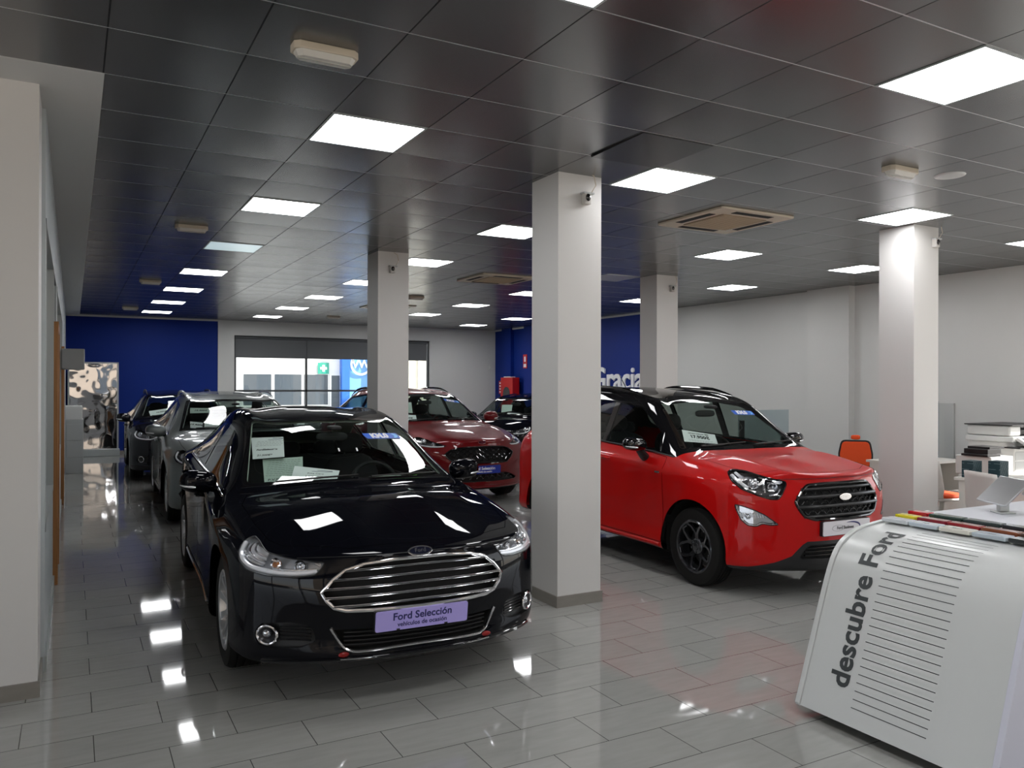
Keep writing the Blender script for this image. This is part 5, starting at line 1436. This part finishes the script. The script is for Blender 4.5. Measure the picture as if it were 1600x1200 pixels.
# ------------------------------------------------------------------ ceiling fittings
ORD = ['behind the viewer, second row', 'behind the viewer', 'first', 'second', 'third', 'fourth', 'fifth', 'sixth', 'seventh', 'eighth']
def light_panel(i, k, state, label):
    x = 1.336 + .601 * i; y = 4.626 + 2.412 * k
    if (i, k) == (9, 0): x -= .14; y -= .06
    t = empty('ceiling_light', (x + .3, y + .3, CEIL)); tag(t, label, 'ceiling light', 'square ceiling light panels' if state == 'on' else None)
    f = MB(); s_ = .298; q = .014
    for a in ((-s_, -s_, s_, -s_ + q), (-s_, s_ - q, s_, s_), (-s_, -s_ + q, -s_ + q, s_ - q), (s_ - q, -s_ + q, s_, s_ - q)): f.box(a[0], a[1], -.006, a[2], a[3], .0)
    f.obj('frame', m_alu, t)
    MB().box(-s_ + q, -s_ + q, -.004, s_ - q, s_ - q, -.0005).obj('diffuser', {'on': m_led, 'dim': m_led_dim, 'off': m_led_off}[state], t)
rows_ = {0: 'leftmost row', 4: 'second row from the left', 9: 'third row from the left', 13: 'row nearest the right wall'}
for i in (0, 4, 9, 13):
    for k in range(-3, 7):
        if i == 13 and k == 6 and False: continue
        stt = 'on'
        if (i, k) == (0, 2): stt = 'dim'
        if (i, k) == (9, 2): stt = 'off'
        if k < -1: lb = 'lit square ceiling light panel %s, %s' % (ORD[k + 3], rows_[i])
        else: lb = '%s ceiling light panel, %s from the viewer in the %s' % ({'on': 'lit', 'dim': 'dim bluish', 'off': 'unlit grey'}[stt], ORD[k + 3], rows_[i])
        light_panel(i, k, stt, lb)
def emergency(x, y, rz, label, grp=None, s_=1.):
    t = empty('emergency_light', (x, y, CEIL), rz); tag(t, label, 'emergency light', grp)
    a, b = .155 * s_, .06 * s_
    def oct_(a, b, c): return [(-a + c, -b), (a - c, -b), (a, -b + c), (a, b - c), (a - c, b), (-a + c, b), (-a, b - c), (-a, -b + c)]
    MB().prism(oct_(a, b, .025), -.035, 0, 'z').obj('housing', m_cream, t, bevel=.004)
    p1 = oct_(a - .012, b - .010, .025); p2 = oct_(a - .025, b - .024, .02)
    d = MB(); d.add([(p[0], p[1], -.035) for p in p1] + [(p[0], p[1], -.062) for p in p2], [tuple(range(8, 16))] + [(i, (i + 1) % 8, 8 + (i + 1) % 8, 8 + i) for i in range(8)])
    d.obj('lens_cover', M('frosted_cover', (.62, .60, .55), .25, trans=.0), t)
    tb = MB(); tb.box(-a + .03, -.008, -.066, a - .03, .008, -.060); tb.obj('tube_line', M('tube_grey', (.45, .44, .40), .3), t)
emergency(1.05, 3.78, 0, 'cream emergency light at the top left of the ceiling, the nearest one')
emergency(1.05, 8.66, 0, 'cream emergency light beside the leftmost row of panels, second from the viewer')
emergency(1.05, 13.54, 0, 'cream emergency light beside the leftmost row of panels, third from the viewer')
emergency(1.05, 18.5, 0, 'cream emergency light beside the leftmost row of panels, farthest from the viewer')
emergency(5.33, 3.79, radians(0), 'cream emergency light at the right, next to the round white loudspeaker')
emergency(5.45, 13.57, 0, 'small emergency light behind the slender pillar, near the farther air unit')
emergency(5.37, 18.5, 0, 'tiny far emergency light above the back window')
sp_ = MB(); sp_.lathe([(-.008, .0001), (-.010, .085), (-.006, .105), (0, .11)], 40, 'z', (5.836, 3.733, CEIL)); o = sp_.obj('ceiling_loudspeaker', m_white_gloss, None, smooth=True); tag(o, 'round white ceiling loudspeaker at the upper right', 'loudspeaker')
def cassette(x, y, label, s_=.46):
    t = empty('air_conditioner', (x, y, CEIL)); tag(t, label, 'air conditioner', None)
    p = MB(); q = rounded([(-s_, -s_), (s_, -s_), (s_, s_), (-s_, s_)], .04)
    p.prism([(v[0], v[1]) for v in q], -.022, 0, 'z'); p.obj('panel', m_cream, t, bevel=.006)
    gr = MB(); a = s_ * .60; gr.box(-a, -a, -.030, a, a, -.022); go = gr.obj('intake_grille', M('beige_intake', (.34, .27, .18), .6), t, bevel=.004)
    sl = MB()
    for k in range(16): yy = -a + .02 + (2 * a - .04) * k / 15; sl.box(-a + .02, yy - .004, -.0335, a - .02, yy + .004, -.030)
    sl.obj('intake_slats', M('beige_slat', (.42, .34, .24), .5), go)
    for r in range(4):
        R = Matrix.Rotation(r * pi / 2, 4, 'Z'); v = MB(); v.box(-a * .85, -s_ * .88, -.0245, a * .85, -s_ * .72, -.0215, R); v.obj('air_outlet', m_blackmatt, t)
    return t
cassette(5.52, 5.80, 'large cream ceiling air conditioner between the middle pillar and the right pillar')
cassette(5.60, 10.7, 'cream ceiling air conditioner partly hidden left of the middle pillar')
cassette(5.65, 15.6, 'farthest cream ceiling air conditioner, beyond the slender pillar')
# slightly dropped ceiling tile beside the middle pillar
dt = MB(); Tm = Matrix.Translation((3.45, 4.33, CEIL - .006)) @ Matrix.Rotation(radians(-1.0), 4, 'X')
dt.box(-.29, -.29, -.004, .29, .29, .004, Tm); o = dt.obj('ceiling_tile', M('loose_metal_tile', (.085, .086, .09), .26, .75)); tag(o, 'loose dark metal ceiling tile hanging askew by the middle pillar', 'ceiling tile')
gp = box('ceiling_gap_shade', m_blackmatt, (3.16, 4.60, CEIL - .004), (3.72, 4.63, CEIL + .0)); struct(gp)  # flat black strip, its colour stands in for shade in the open tile gap
def camera_box(x, y, z, label):
    t = empty('motion_sensor', (x, y, z)); tag(t, label, 'sensor')
    MB().box(-.03, -.05, -.09, .03, .0, .0).obj('body', M('sensor_white', (.5, .48, .45), .4), t, bevel=.006)
    l = MB(); l.ball((0, -.052, -.04), .022, .014, .028, 16, 10); l.obj('sensor_lens', m_gloss_black, t, smooth=True)
    a = MB(); a.box(-.04, -.055, -.012, .055, .0, .0); a.obj('bracket', m_grey, t)
    c = MB(); c.tube([(.04, -.03, 0), (.07, -.05, .06), (.06, -.04, .13), (.02, -.02, .16)], .004, 6); c.obj('cable', m_cream, t, smooth=True)
camera_box(3.42, 5.09, 3.13, 'small motion sensor with a loose cable at the top of the middle pillar')
camera_box(3.37, 9.17, 3.10, 'small dark sensor at the top of the slender far pillar')
camera_box(7.66, 9.14, 3.12, 'small sensor at the top of the pillar by the blue wall')
camera_box(7.60, 5.03, 3.15, 'small sensor at the top of the right pillar beside the desk')

# ------------------------------------------------------------------ left aisle things
sb = empty('air_curtain_box', (-.02, 12.3, 2.08)); tag(sb, 'grey box mounted on the left partition above the oak door', 'box')
MB().box(-.11, -.25, -.22, .16, .25, .05).obj('case', m_grey, sb, bevel=.01)
cb = empty('office_cabinet', (-.02, 17.2, 0)); tag(cb, 'grey office cabinet against the left partition near the mirror panel', 'cabinet')
MB().box(-.10, -.3, 0, .20, .5, 1.0).obj('body', m_grey, cb, bevel=.008)
for z in (.30, .62): MB().box(-.08, -.312, z, .18, -.30, z + .30).obj('drawer', m_grey, cb, bevel=.004)
MB().box(-.10, -.3, 1.0, .18, .45, 1.25).obj('top_unit', m_lightgrey, cb, bevel=.01)
m_mirror = M('wavy_mirror_film', (.80, .80, .82), .03, 1.0)
N, L, b_ = nodes(m_mirror); t = N.new('ShaderNodeTexCoord'); n = N.new('ShaderNodeTexNoise'); n.inputs['Scale'].default_value = 2.4; n.inputs['Detail'].default_value = 1.
bp = N.new('ShaderNodeBump'); bp.inputs['Strength'].default_value = .35; bp.inputs['Distance'].default_value = .03; L.new(t.outputs['Object'], n.inputs['Vector']); L.new(n.outputs[0], bp.inputs['Height']); L.new(bp.outputs[0], b_.inputs['Normal'])
mp = empty('mirror_panel', (.42, 20.75, 0)); tag(mp, 'tall wavy mirror panel on a grey stand before the blue back wall', 'mirror')
MB().box(-.50, 0, .16, .50, .02, 2.14).obj('mirror_sheet', m_mirror, mp)
f = MB(); f.box(-.52, -.015, .10, -.485, .035, 2.16); f.box(.485, -.015, .10, .52, .035, 2.16); f.box(-.52, -.015, 2.13, .52, .035, 2.165); f.obj('frame', m_alu, mp)
MB().box(-.54, -.12, 0, .54, .14, .16).obj('stand', m_alu, mp, bevel=.01)

# ------------------------------------------------------------------ display stand with colour samples
SX = 3.24; SY0, SY1 = 1.875, 2.887
prof = [(0, .05), (.055, .205), (.107, .354), (.165, .52), (.221, .672), (.27, .775), (.325, .838), (.40, .880), (.471, .902), (.58, .918), (.705, .930)]
pc = [(p.x, p.y) for p in catmull([(a, b, 0) for a, b in prof], False, 4)]
ds = empty('display_stand', (SX, (SY0 + SY1) / 2, 0)); tag(ds, 'white curved display stand with vertical grey lettering and ruled lines, at the lower right', 'display stand')
hy = (SY1 - SY0) / 2
back = [(1.06, .945), (1.06, .06), (.20, .05)]
MB().prism(pc + back, -hy + .03, hy - .03, 'y').obj('curved_front', m_white_gloss, ds, smooth=True, angle=30)
m_side = M('lilac_white_side_panel', (.60, .60, .68), .35)
for y0, y1 in ((-hy, -hy + .028), (hy - .028, hy)):
    P = [(a - .006, b + .008) for a, b in pc] + [(1.07, .955), (1.07, .05), (0.0, .045)]
    MB().prism(P, y0, y1, 'y').obj('side_panel', m_white_gloss if y0 > 0 else m_side, ds, bevel=.003)
MB().prism([(.12, 0), (1.0, 0), (1.0, .06), (.12, .06)], -hy + .06, hy - .06, 'y').obj('plinth', m_blackmatt, ds)
# arc-length placement on the curved front
acc = [0]
for a, b in zip(pc[:-1], pc[1:]): acc.append(acc[-1] + sqrt((b[0] - a[0]) ** 2 + (b[1] - a[1]) ** 2))
def on_front(s_, y, off=.0015):
    s_ = max(0, min(acc[-1] - 1e-6, s_))
    for i in range(len(acc) - 1):
        if s_ <= acc[i + 1]: break
    t = (s_ - acc[i]) / (acc[i + 1] - acc[i]); a, b = pc[i], pc[i + 1]
    tx, tz = (b[0] - a[0]), (b[1] - a[1]); l = sqrt(tx * tx + tz * tz)
    return Vector((a[0] + tx * t - tz / l * off, y, a[1] + tz * t + tx / l * off))
m_print = M('dark_grey_print', (.045, .05, .052), .5)
cu = text('front_lettering', 'descubre Ford', .148, m_print, ds, Matrix(), .0, 'LEFT', bold=.0042, spacing=1.02)
bmx = bmesh.new(); bmx.from_mesh(cu.data)
for v in bmx.verts:   # write along the slope, letters turned to read upwards
    pass
LS, LY = .155, hy - .225
for v in bmx.verts: v.co = on_front(LS + v.co.x, LY + v.co.y, .002)
bmx.to_mesh(cu.data); bmx.free()
ln = MB(); nl = 27
for k in range(nl):
    s_ = .085 + k * .0395
    y1 = hy - .31; y0 = y1 - .385 - .0 * k
    a, b_2, c, d = on_front(s_ - .0019, y1), on_front(s_ + .0019, y1), on_front(s_ + .0019, y0), on_front(s_ - .0019, y0)
    ln.add([a, b_2, c, d], [(0, 1, 2, 3)])
ln.obj('ruled_lines', m_print, ds, fix=False)
# sample bars lying on top of the stand
def sample(x, y0, y1, z, col, label, wd=.075, prn=None):
    t = box('colour_sample', M('sample_' + label.split(' sample')[0].replace(' ', '_'), col, .18, coat=.6), (x - wd / 2, y0, z), (x + wd / 2, y1, z + .022), bevel=.006)
    tag(t, label, 'colour sample', None)
    if prn: text('sample_print', prn, .020, m_ink, t, Matrix.Translation((x - wd * .1, (y0 + y1) / 2, z + .0228)) @ Matrix.Rotation(-pi / 2, 4, 'Z'), .0002)
W5 = [(2.70, 2.852, (.60, .63, .66), 'silver white sample', ''), (2.535, 2.69, (.48, .54, .60), 'pale silver sample', 'Plata'), (2.365, 2.525, (.66, .64, .57), 'cream sample', 'Blanco'), (2.19, 2.355, (.42, .48, .53), 'light steel blue sample', 'Azul'), (2.03, 2.18, (.03, .035, .035), 'charcoal sample', 'Gris'), (1.912, 2.02, (.05, .05, .055), 'anthracite sample', '')]
for y0, y1, c, n_, pr_ in W5: sample(3.90, y0, y1, .9335, c, n_ + ' bar in the front row on the display stand', .085, pr_ or None)
W6 = [(2.735, 2.855, (.72, .60, .02), 'bright yellow sample'), (2.565, 2.725, (.22, .01, .02), 'burgundy sample'), (2.39, 2.555, (.26, .01, .015), 'deep red sample'), (2.20, 2.38, (.20, .055, .02), 'copper brown sample'), (2.03, 2.19, (.09, .05, .035), 'dark brown sample')]
for y0, y1, c, n_ in W6: sample(4.01, y0, y1, .942, c, n_ + ' bar in the middle row on the display stand', .07)
W7 = [(2.74, 2.855, (.45, .01, .02), 'cherry red sample'), (2.55, 2.73, (.02, .05, .04), 'dark green sample'), (2.35, 2.54, (.03, .05, .05), 'dark teal sample'), (2.15, 2.34, (.025, .03, .035), 'graphite sample')]
for y0, y1, c, n_ in W7: sample(4.12, y0, y1, .952, c, n_ + ' bar in the back row on the display stand', .07)
# counter with tablets behind the samples
ct = empty('counter', (4.95, 2.42, 0)); tag(ct, 'white counter top behind the colour samples carrying tablet stands', 'counter')
MB().box(-.62, -.75, .905, .95, .46, .945).obj('top', m_counter if 'm_counter' in globals() else M('white_counter', (.66, .67, .72), .3), ct, bevel=.004)
MB().box(-.50, -.65, 0, .85, .40, .905).obj('body', m_white_gloss, ct)
def tablet(x, y, rz, label, tilt=58):
    t = empty('tablet_stand', (x, y, .945), rz); tag(t, label, 'tablet stand')
    MB().box(-.045, -.05, 0, .045, .05, .008).obj('base', m_white_gloss, t, bevel=.003)
    MB().box(-.030, -.018, .008, .030, .018, .10).obj('column', m_white_gloss, t, bevel=.008)
    R = Matrix.Translation((0, 0, .125)) @ Matrix.Rotation(radians(tilt), 4, 'Y')
    p = MB(); p.box(-.10, -.135, -.006, .10, .135, .006, R); p.obj('tablet', m_silver, t, bevel=.004)
    s_ = MB(); s_.box(-.092, -.120, -.0075, .092, .120, -.0062, R); s_.obj('screen', m_gloss_black, t)
tablet(4.66, 2.66, radians(-28), 'white stand holding a tilted silver tablet on the counter behind the samples', -44)
tablet(5.12, 2.66, radians(-28), 'second tablet stand, at the right edge of the picture', -44)
bk = box('leaflet_tray', M('tray_grey', (.16, .19, .21), .3), (4.62, 2.22, .9455), (4.88, 2.46, .962), bevel=.004); tag(bk, 'dark grey leaflet tray lying on the counter at the right edge', 'tray')

# ------------------------------------------------------------------ desks, chairs, copier at the right
m_desk = M('white_desk_laminate', (.64, .62, .58), .4)
def desk(x, y, rz, w_, d_, label, h=.745):
    t = empty('desk', (x, y, 0), rz); tag(t, label, 'desk')
    MB().box(0, 0, h - .028, w_, d_, h).obj('top', m_desk, t, bevel=.002)
    for x0 in (.02, w_ - .05): MB().box(x0, .04, 0, x0 + .03, d_ - .04, h - .028).obj('side_panel', m_desk, t)
    MB().box(.05, d_ - .10, .25, w_ - .05, d_ - .08, h - .028).obj('modesty_panel', m_desk, t)
    return t
desk(7.85, 3.95, 0, 1.7, 1.02, 'white office desk right of the right pillar, carrying the striped boxes')
desk(8.70, 6.05, 0, 1.1, .60, 'white desk behind the red crossover bonnet, before the orange office chair')
desk(10.0, 5.45, 0, .95, .80, 'low white side table carrying the copier at the right wall', .58)
def shell_chair(x, y, rz, label):
    t = empty('shell_chair', (x, y, 0), rz); tag(t, label, 'chair', 'white shell chairs with orange seat pads')
    # back shell faces local -y
    vs = []; nu, nv = 12, 10
    for i in range(nv + 1):
        v = i / nv
        for j in range(nu + 1):
            u = -1 + 2 * j / nu
            wd = .25 * (1 - .14 * v) * (1.0 if v > .1 else .92)
            z = .47 + .40 * v; yy = .20 + .07 * v - .09 * u * u + .03 * (1 - v) ** 2
            vs.append((u * wd, yy, z + .015 * (1 - u * u) * v))
    fs = [(i * (nu + 1) + j, i * (nu + 1) + j + 1, (i + 1) * (nu + 1) + j + 1, (i + 1) * (nu + 1) + j) for i in range(nv) for j in range(nu)]
    m = MB(); m.add(vs, fs); o = m.obj('backrest', M('white_shell', (.60, .57, .54), .35), t, smooth=True); s_ = o.modifiers.new('thickness', 'SOLIDIFY'); s_.thickness = .014
    sb = MB(); sb.ball((0, 0, .455), .235, .22, .022, 24, 8, None, .5); sb.obj('seat', M('white_shell', (.6, .57, .54), .35), t, smooth=True)
    cu_ = MB(); cu_.ball((0, -.01, .485), .22, .205, .028, 24, 8, None, .5); cu_.obj('seat_pad', m_orange, t, smooth=True)
    for sx in (-1, 1):
        for sy in (-1, 1):
            l = MB(); l.tube([(sx * .17, sy * .15, .44), (sx * .23, sy * .22, .0)], .011, 8); l.obj('leg', m_chrome, t, smooth=True)
    return t
shell_chair(7.50, 4.33, radians(68), 'white shell chair with orange seat pad at the near side of the desk')
shell_chair(8.28, 5.42, radians(75), 'white shell chair with orange seat pad half hidden by the right pillar')
# orange office chair
oc = empty('office_chair', (8.98, 7.02, 0), radians(128)); oc.scale = (.88, .88, .88); tag(oc, 'orange mesh office chair with headrest behind the red crossover bonnet', 'chair')
q = rounded([(-.21, .66), (.21, .66), (.245, .86), (.20, 1.09), (-.20, 1.09), (-.245, .86)], .06, 3)
MB().prism([(v[0], v[1]) for v in q], .0, .03, 'y').obj('backrest_frame', m_black, oc, bevel=.008)
q = rounded([(-.185, .69), (.185, .69), (.22, .86), (.18, 1.065), (-.18, 1.065), (-.22, .86)], .05, 3)
MB().prism([(v[0], v[1]) for v in q], -.012, .042, 'y').obj('backrest', m_orange, oc, bevel=.008)
hr = MB(); hr.ball((.0, .015, 1.13), .065, .025, .035, 16, 8, None, .6); hr.obj('headrest', m_orange, oc, smooth=True)
st_ = MB(); st_.ball((0, -.24, .50), .24, .24, .04, 20, 8, None, .6); st_.obj('seat', m_orange, oc, smooth=True)
bs = MB(); bs.tube([(0, -.22, .08), (0, -.22, .48)], .028, 10); bs.tube([(0, .02, .72), (0, .04, .52), (0, -.15, .46)], .02, 8)
for k in range(5): a = 2 * pi * k / 5; bs.tube([(0, -.22, .10), (.28 * cos(a), -.22 + .28 * sin(a), .06)], .018, 8); bs.ball((.28 * cos(a), -.22 + .28 * sin(a), .03), .028, .028, .03, 10, 6)
bs.obj('base', m_black, oc, smooth=True)
for sx in (-1, 1):
    ar = MB(); ar.tube([(sx * .20, .0, .52), (sx * .27, -.04, .56), (sx * .27, -.06, .70), (sx * .27, -.26, .71)], .016, 8); ar.obj('armrest', m_black, oc, smooth=True)
# papers on the far desk
for (x, y, r, lb) in ((8.90, 6.27, .3, 'loose white paper on the far desk, left sheet'), (9.20, 6.38, -.2, 'loose white paper on the far desk, right sheet')):
    o = MB().box(-.105, -.148, 0, .105, .148, .004).obj('paper_sheet', m_paper); o.location = (x, y, .746); o.rotation_euler = (0, 0, r); tag(o, lb, 'paper')
# monitor standing at the far desk and glass screens by the wall
mo = empty('monitor', (8.42, 8.50, .745)); tag(mo, 'thin dark upright monitor edge beyond the red crossover windscreen', 'monitor')
MB().box(-.02, -.02, .10, .05, .02, .42).obj('screen', m_gloss_black, mo, bevel=.004); MB().box(.04, -.01, 0, .08, .03, .12).obj('stand', m_black, mo); MB().box(-.02, -.08, 0, .14, .10, .01).obj('base', m_black, mo)
desk(8.2, 8.35, 0, 1.2, .55, 'white desk under the dark monitor by the right wall')
m_screen = glass_mat('frosted_screen', (.78, .84, .86), .8, 1.5)
for x, y, w_, lb in ((9.6, 9.2, 1.1, 'pale glass desk screen beyond the red crossover windscreen'), (10.4, 7.1, .9, 'pale glass desk screen partly hidden by the right pillar')):
    t = empty('desk_screen', (x, y, 0)); tag(t, lb, 'screen'); MB().box(-w_ / 2, -.004, .10, w_ / 2, .004, 1.28 if x < 9.8 else 1.45).obj('glass', m_screen, t); MB().box(-w_ / 2, -.02, 0, w_ / 2, .02, .10).obj('foot', m_alu, t)
# door with frame in the right wall behind the copier
dr = MB(); dr.box(XR - .03, 6.95, 0, XR - .001, 7.75, 1.42); o = dr.obj('low_cupboard', M('wall_grey_door', (.46, .47, .46), .5)); tag(o, 'flat grey-white cupboard panel on the right wall beside the copier', 'cupboard')
# copier
cp = empty('copier', (10.38, 5.90, .58)); tag(cp, 'large white and grey office copier with dark top tray at the right wall', 'copier')
MB().box(-.30, -.28, 0, .50, .30, .40).obj('body', m_lightgrey, cp, bevel=.015)
MB().box(-.36, -.30, .40, .48, .30, .47).obj('scanner_bed', m_white_gloss, cp, bevel=.012)
MB().box(-.36, -.26, .475, -.12, .28, .60).obj('document_feeder', m_white_gloss, cp, bevel=.02)
MB().box(-.12, -.22, .48, .46, .24, .55).obj('document_tray', m_black, cp, bevel=.01)
MB().box(-.38, -.30, .60, .46, .30, .612).obj('lid', m_black, cp, bevel=.004)
k_ = MB(); Rk = Matrix.Translation((-.10, -.38, .40)) @ Matrix.Rotation(radians(30), 4, 'X'); k_.box(-.20, -.09, -.02, .16, .09, .02, Rk); ko = k_.obj('control_panel', m_lightgrey, cp, bevel=.006)
k2 = MB(); k2.box(-.15, -.06, .021, .08, .06, .024, Rk); k2.obj('touch_screen', m_extglass, ko)
MB().box(-.42, -.42, .33, .30, -.20, .345).obj('output_tray', m_black, cp, bevel=.003)
MB().box(-.28, -.285, .06, .48, -.279, .16).obj('paper_drawer', m_grey, cp); MB().box(-.28, -.285, .18, .48, -.279, .28).obj('paper_drawer', m_grey, cp)
# small printer with black trays
pr = empty('printer', (9.36, 5.52, .42)); 
tag(pr, 'white desk printer with stepped black trays below the copier', 'printer')
MB().box(-.24, -.18, .22, .20, .24, .44).obj('body', m_white_gloss, pr, bevel=.012)
MB().box(-.24, -.15, .0, .24, .20, .22).obj('base', m_lightgrey, pr, bevel=.008)
MB().box(-.27, -.16, .44, -.02, .15, .465).obj('tray', m_black, pr, bevel=.003); MB().box(-.20, -.12, .465, .06, .16, .52).obj('tray', m_black, pr, bevel=.003); MB().box(-.13, -.10, .52, .16, .16, .545).obj('tray', m_black, pr, bevel=.003)
desk(9.0, 5.15, 0, .95, .72, 'white low table under the desk printer', .42)
# patterned magazine boxes on the desk
m_pat = M('teal_striped_card', (.05, .2, .22), .6)
N, L, b_ = nodes(m_pat); t = N.new('ShaderNodeTexCoord'); mp_ = N.new('ShaderNodeMapping'); mp_.inputs['Rotation'].default_value = (0, radians(58), 0)
br = N.new('ShaderNodeTexBrick'); br.inputs['Scale'].default_value = 8; br.inputs['Color1'].default_value = (.62, .74, .74, 1); br.inputs['Color2'].default_value = (.50, .62, .62, 1); br.inputs['Mortar'].default_value = (.01, .035, .045, 1); br.inputs['Mortar Size'].default_value = .13; br.inputs['Brick Width'].default_value = 1.6
sw_ = N.new('ShaderNodeSeparateXYZ'); cb2 = N.new('ShaderNodeCombineXYZ'); L.new(t.outputs['Object'], mp_.inputs[0]); L.new(mp_.outputs[0], sw_.inputs[0]); xy = N.new('ShaderNodeMath'); xy.operation = 'ADD'; L.new(sw_.outputs[0], xy.inputs[0]); L.new(sw_.outputs[1], xy.inputs[1]); L.new(xy.outputs[0], cb2.inputs[0]); L.new(sw_.outputs[2], cb2.inputs[1]); L.new(cb2.outputs[0], br.inputs['Vector']); L.new(br.outputs[0], b_.inputs['Base Color'])
for x, lb in ((7.97, 'teal striped storage box on the desk, left of the pair'), (8.17, 'teal striped storage box on the desk, right of the pair')):
    o = MB().box(-.075, -.06, 0, .075, .06, .17).obj('storage_box', m_pat, None, bevel=.004); o.location = (x, 4.86 - (x - 7.97) * .75, .745); tag(o, lb, 'box')
o = MB().box(-.13, -.10, 0, .13, .10, .26).obj('white_carton', m_paper, None, bevel=.004); o.location = (8.72, 4.55, .745); tag(o, 'white carton in bright sunlight on the desk beside the striped boxes', 'box')

# ------------------------------------------------------------------ place the cars and their papers
A = black_saloon()
dash_paper(A, [(-.589, 1.993), (-.379, 1.877), (-.41, 1.651), (-.615, 1.739)], 0, 'price_sheet', 'white price sheet with black figures stuck high at the left of the black saloon windscreen',
           [('~', .10, 0, 0), ('#4', .20, .07, 0), ('FordSelección', .60, .026, .0012), ('21.500€*', .86, .028, .0006)], push=.018)
dash_paper(A, [(-.552, 1.72), (-.289, 1.64), (-.337, 1.389), (-.58, 1.471)], 0, 'data_sheet', 'grey-green data sheet with P.V.P. price behind the black saloon windscreen',
           [('#9', .10, .08, 0), ('P.V.P. 24.750', .92, .034, .0006)], push=.035, mat=M('pale_green_paper', (.42, .50, .45), .7))
dash_paper(A, [(-.365, 1.533), (-.081, 1.413), (-.145, 1.27), (-.436, 1.341)], 0, 'info_card', 'white card lying at the foot of the black saloon windscreen',
           [('~', .18, 0, 0), ('Kms Cero', .36, .026, 0), ('2.500 / 2021', .56, .026, 0), ('#3', .70, .09, 0)], push=.012)
dash_paper(A, [(.16, 1.417), (.371, 1.48), (.441, 1.414), (.23, 1.328)], 0, 'brochure', 'pale folded brochure on the black saloon dashboard above the green folder', [('#3', .3, .2, 0)], push=.07, mat=M('pale_green_paper'))
dash_paper(A, [(.282, 1.35), (.501, 1.45), (.54, 1.386), (.298, 1.305)], 0, 'green_folder', 'bright green folder on the black saloon dashboard at the right', [], push=.04, mat=m_green)
B = red_crossover()
dash_paper(B, [(-.53, 1.37), (-.215, 1.287), (-.27, 1.182), (-.609, 1.239)], 0, 'price_card', 'white price card reading 17.950€ behind the red crossover windscreen',
           [('OPORTUNIDAD MES', .20, .022, .0008), ('17.950€', .50, .058, .003), ('#2', .80, .1, 0)], push=.015)
Cc = ruby_suv()
dash_paper(Cc, [(-.62, 1.60), (-.344, 1.494), (-.39, 1.33), (-.66, 1.44)], 0, 'price_card', 'white price card behind the ruby red car windscreen, beside the slender pillar', [('20.950€', .5, .055, .002)], push=.015)
dash_paper(Cc, [(-.50, 1.85), (-.289, 1.775), (-.361, 1.56), (-.56, 1.65)], 0, 'data_sheet', 'pale data sheet above the price card in the ruby red car', [('#5', .2, .14, 0)], push=.03, mat=M('pale_green_paper'))
D = small_hatch('estate_car', (1.91, 9.60, 0), -1.5, 'metallic grey estate car with silver roof rails, right behind the black saloon', p_grey, rails=m_silver, plate_mat=m_plate_white, liner=m_lin_grey, scale=1.06)
dash_paper(D, [(-.57, 1.54), (-.43, 1.448), (-.45, 1.32), (-.58, 1.40)], 0, 'price_card', 'white price card at the left of the grey estate windscreen', [('15.900€', .45, .05, .002), ('#2', .75, .1, 0)], push=.015)
dash_paper(D, [(-.41, 1.44), (-.23, 1.40), (-.27, 1.24), (-.43, 1.28)], 0, 'info_card', 'blank-looking white card right of the price card in the grey estate', [('#4', .3, .15, 0)], push=.015)
dash_paper(D, [(-.55, 1.86), (-.30, 1.72), (-.31, 1.62), (-.56, 1.74)], 0, 'data_sheet', 'pale data sheet high behind the grey estate windscreen', [('19.900€', .5, .05, .002)], push=.04, mat=M('pale_green_paper'))
E_ = small_hatch('hatchback_car', (1.77, 14.5, 0), -1.5, 'dark car parked farthest back in the left line, behind the grey estate', p_dark, rails=m_black, plate_mat=m_plate_white, scale=1.05)
dash_paper(E_, [(-.56, 1.54), (-.18, 1.50), (-.18, 1.34), (-.54, 1.38)], 0, 'price_card', 'white price card behind the windscreen of the farthest dark car on the left', [('16.500€', .5, .05, .002)], push=.015)
F_ = small_hatch('hatchback_car', (7.15, 14.2, 0), -50, 'black hatchback half hidden by the middle pillar, right of the ruby red car', p_black, plate_mat=m_plate_white)
dash_paper(F_, [(-.01, 1.318), (.265, 1.327), (.30, 1.22), (-.009, 1.20)], 0, 'price_card', 'white price card behind the windscreen of the black hatchback by the middle pillar', [('12.900€', .5, .05, .002)], push=.015)
dash_paper(F_, [(-.293, 1.651), (-.019, 1.605), (.05, 1.40), (-.19, 1.38)], 0, 'data_sheet', 'pale data sheet high behind the black hatchback windscreen', [('#4', .2, .15, 0)], push=.04, mat=M('pale_green_paper'))
for c_ in (A, B, Cc, D, E_, F_):
    c_.bm.free(); c_.base.free()
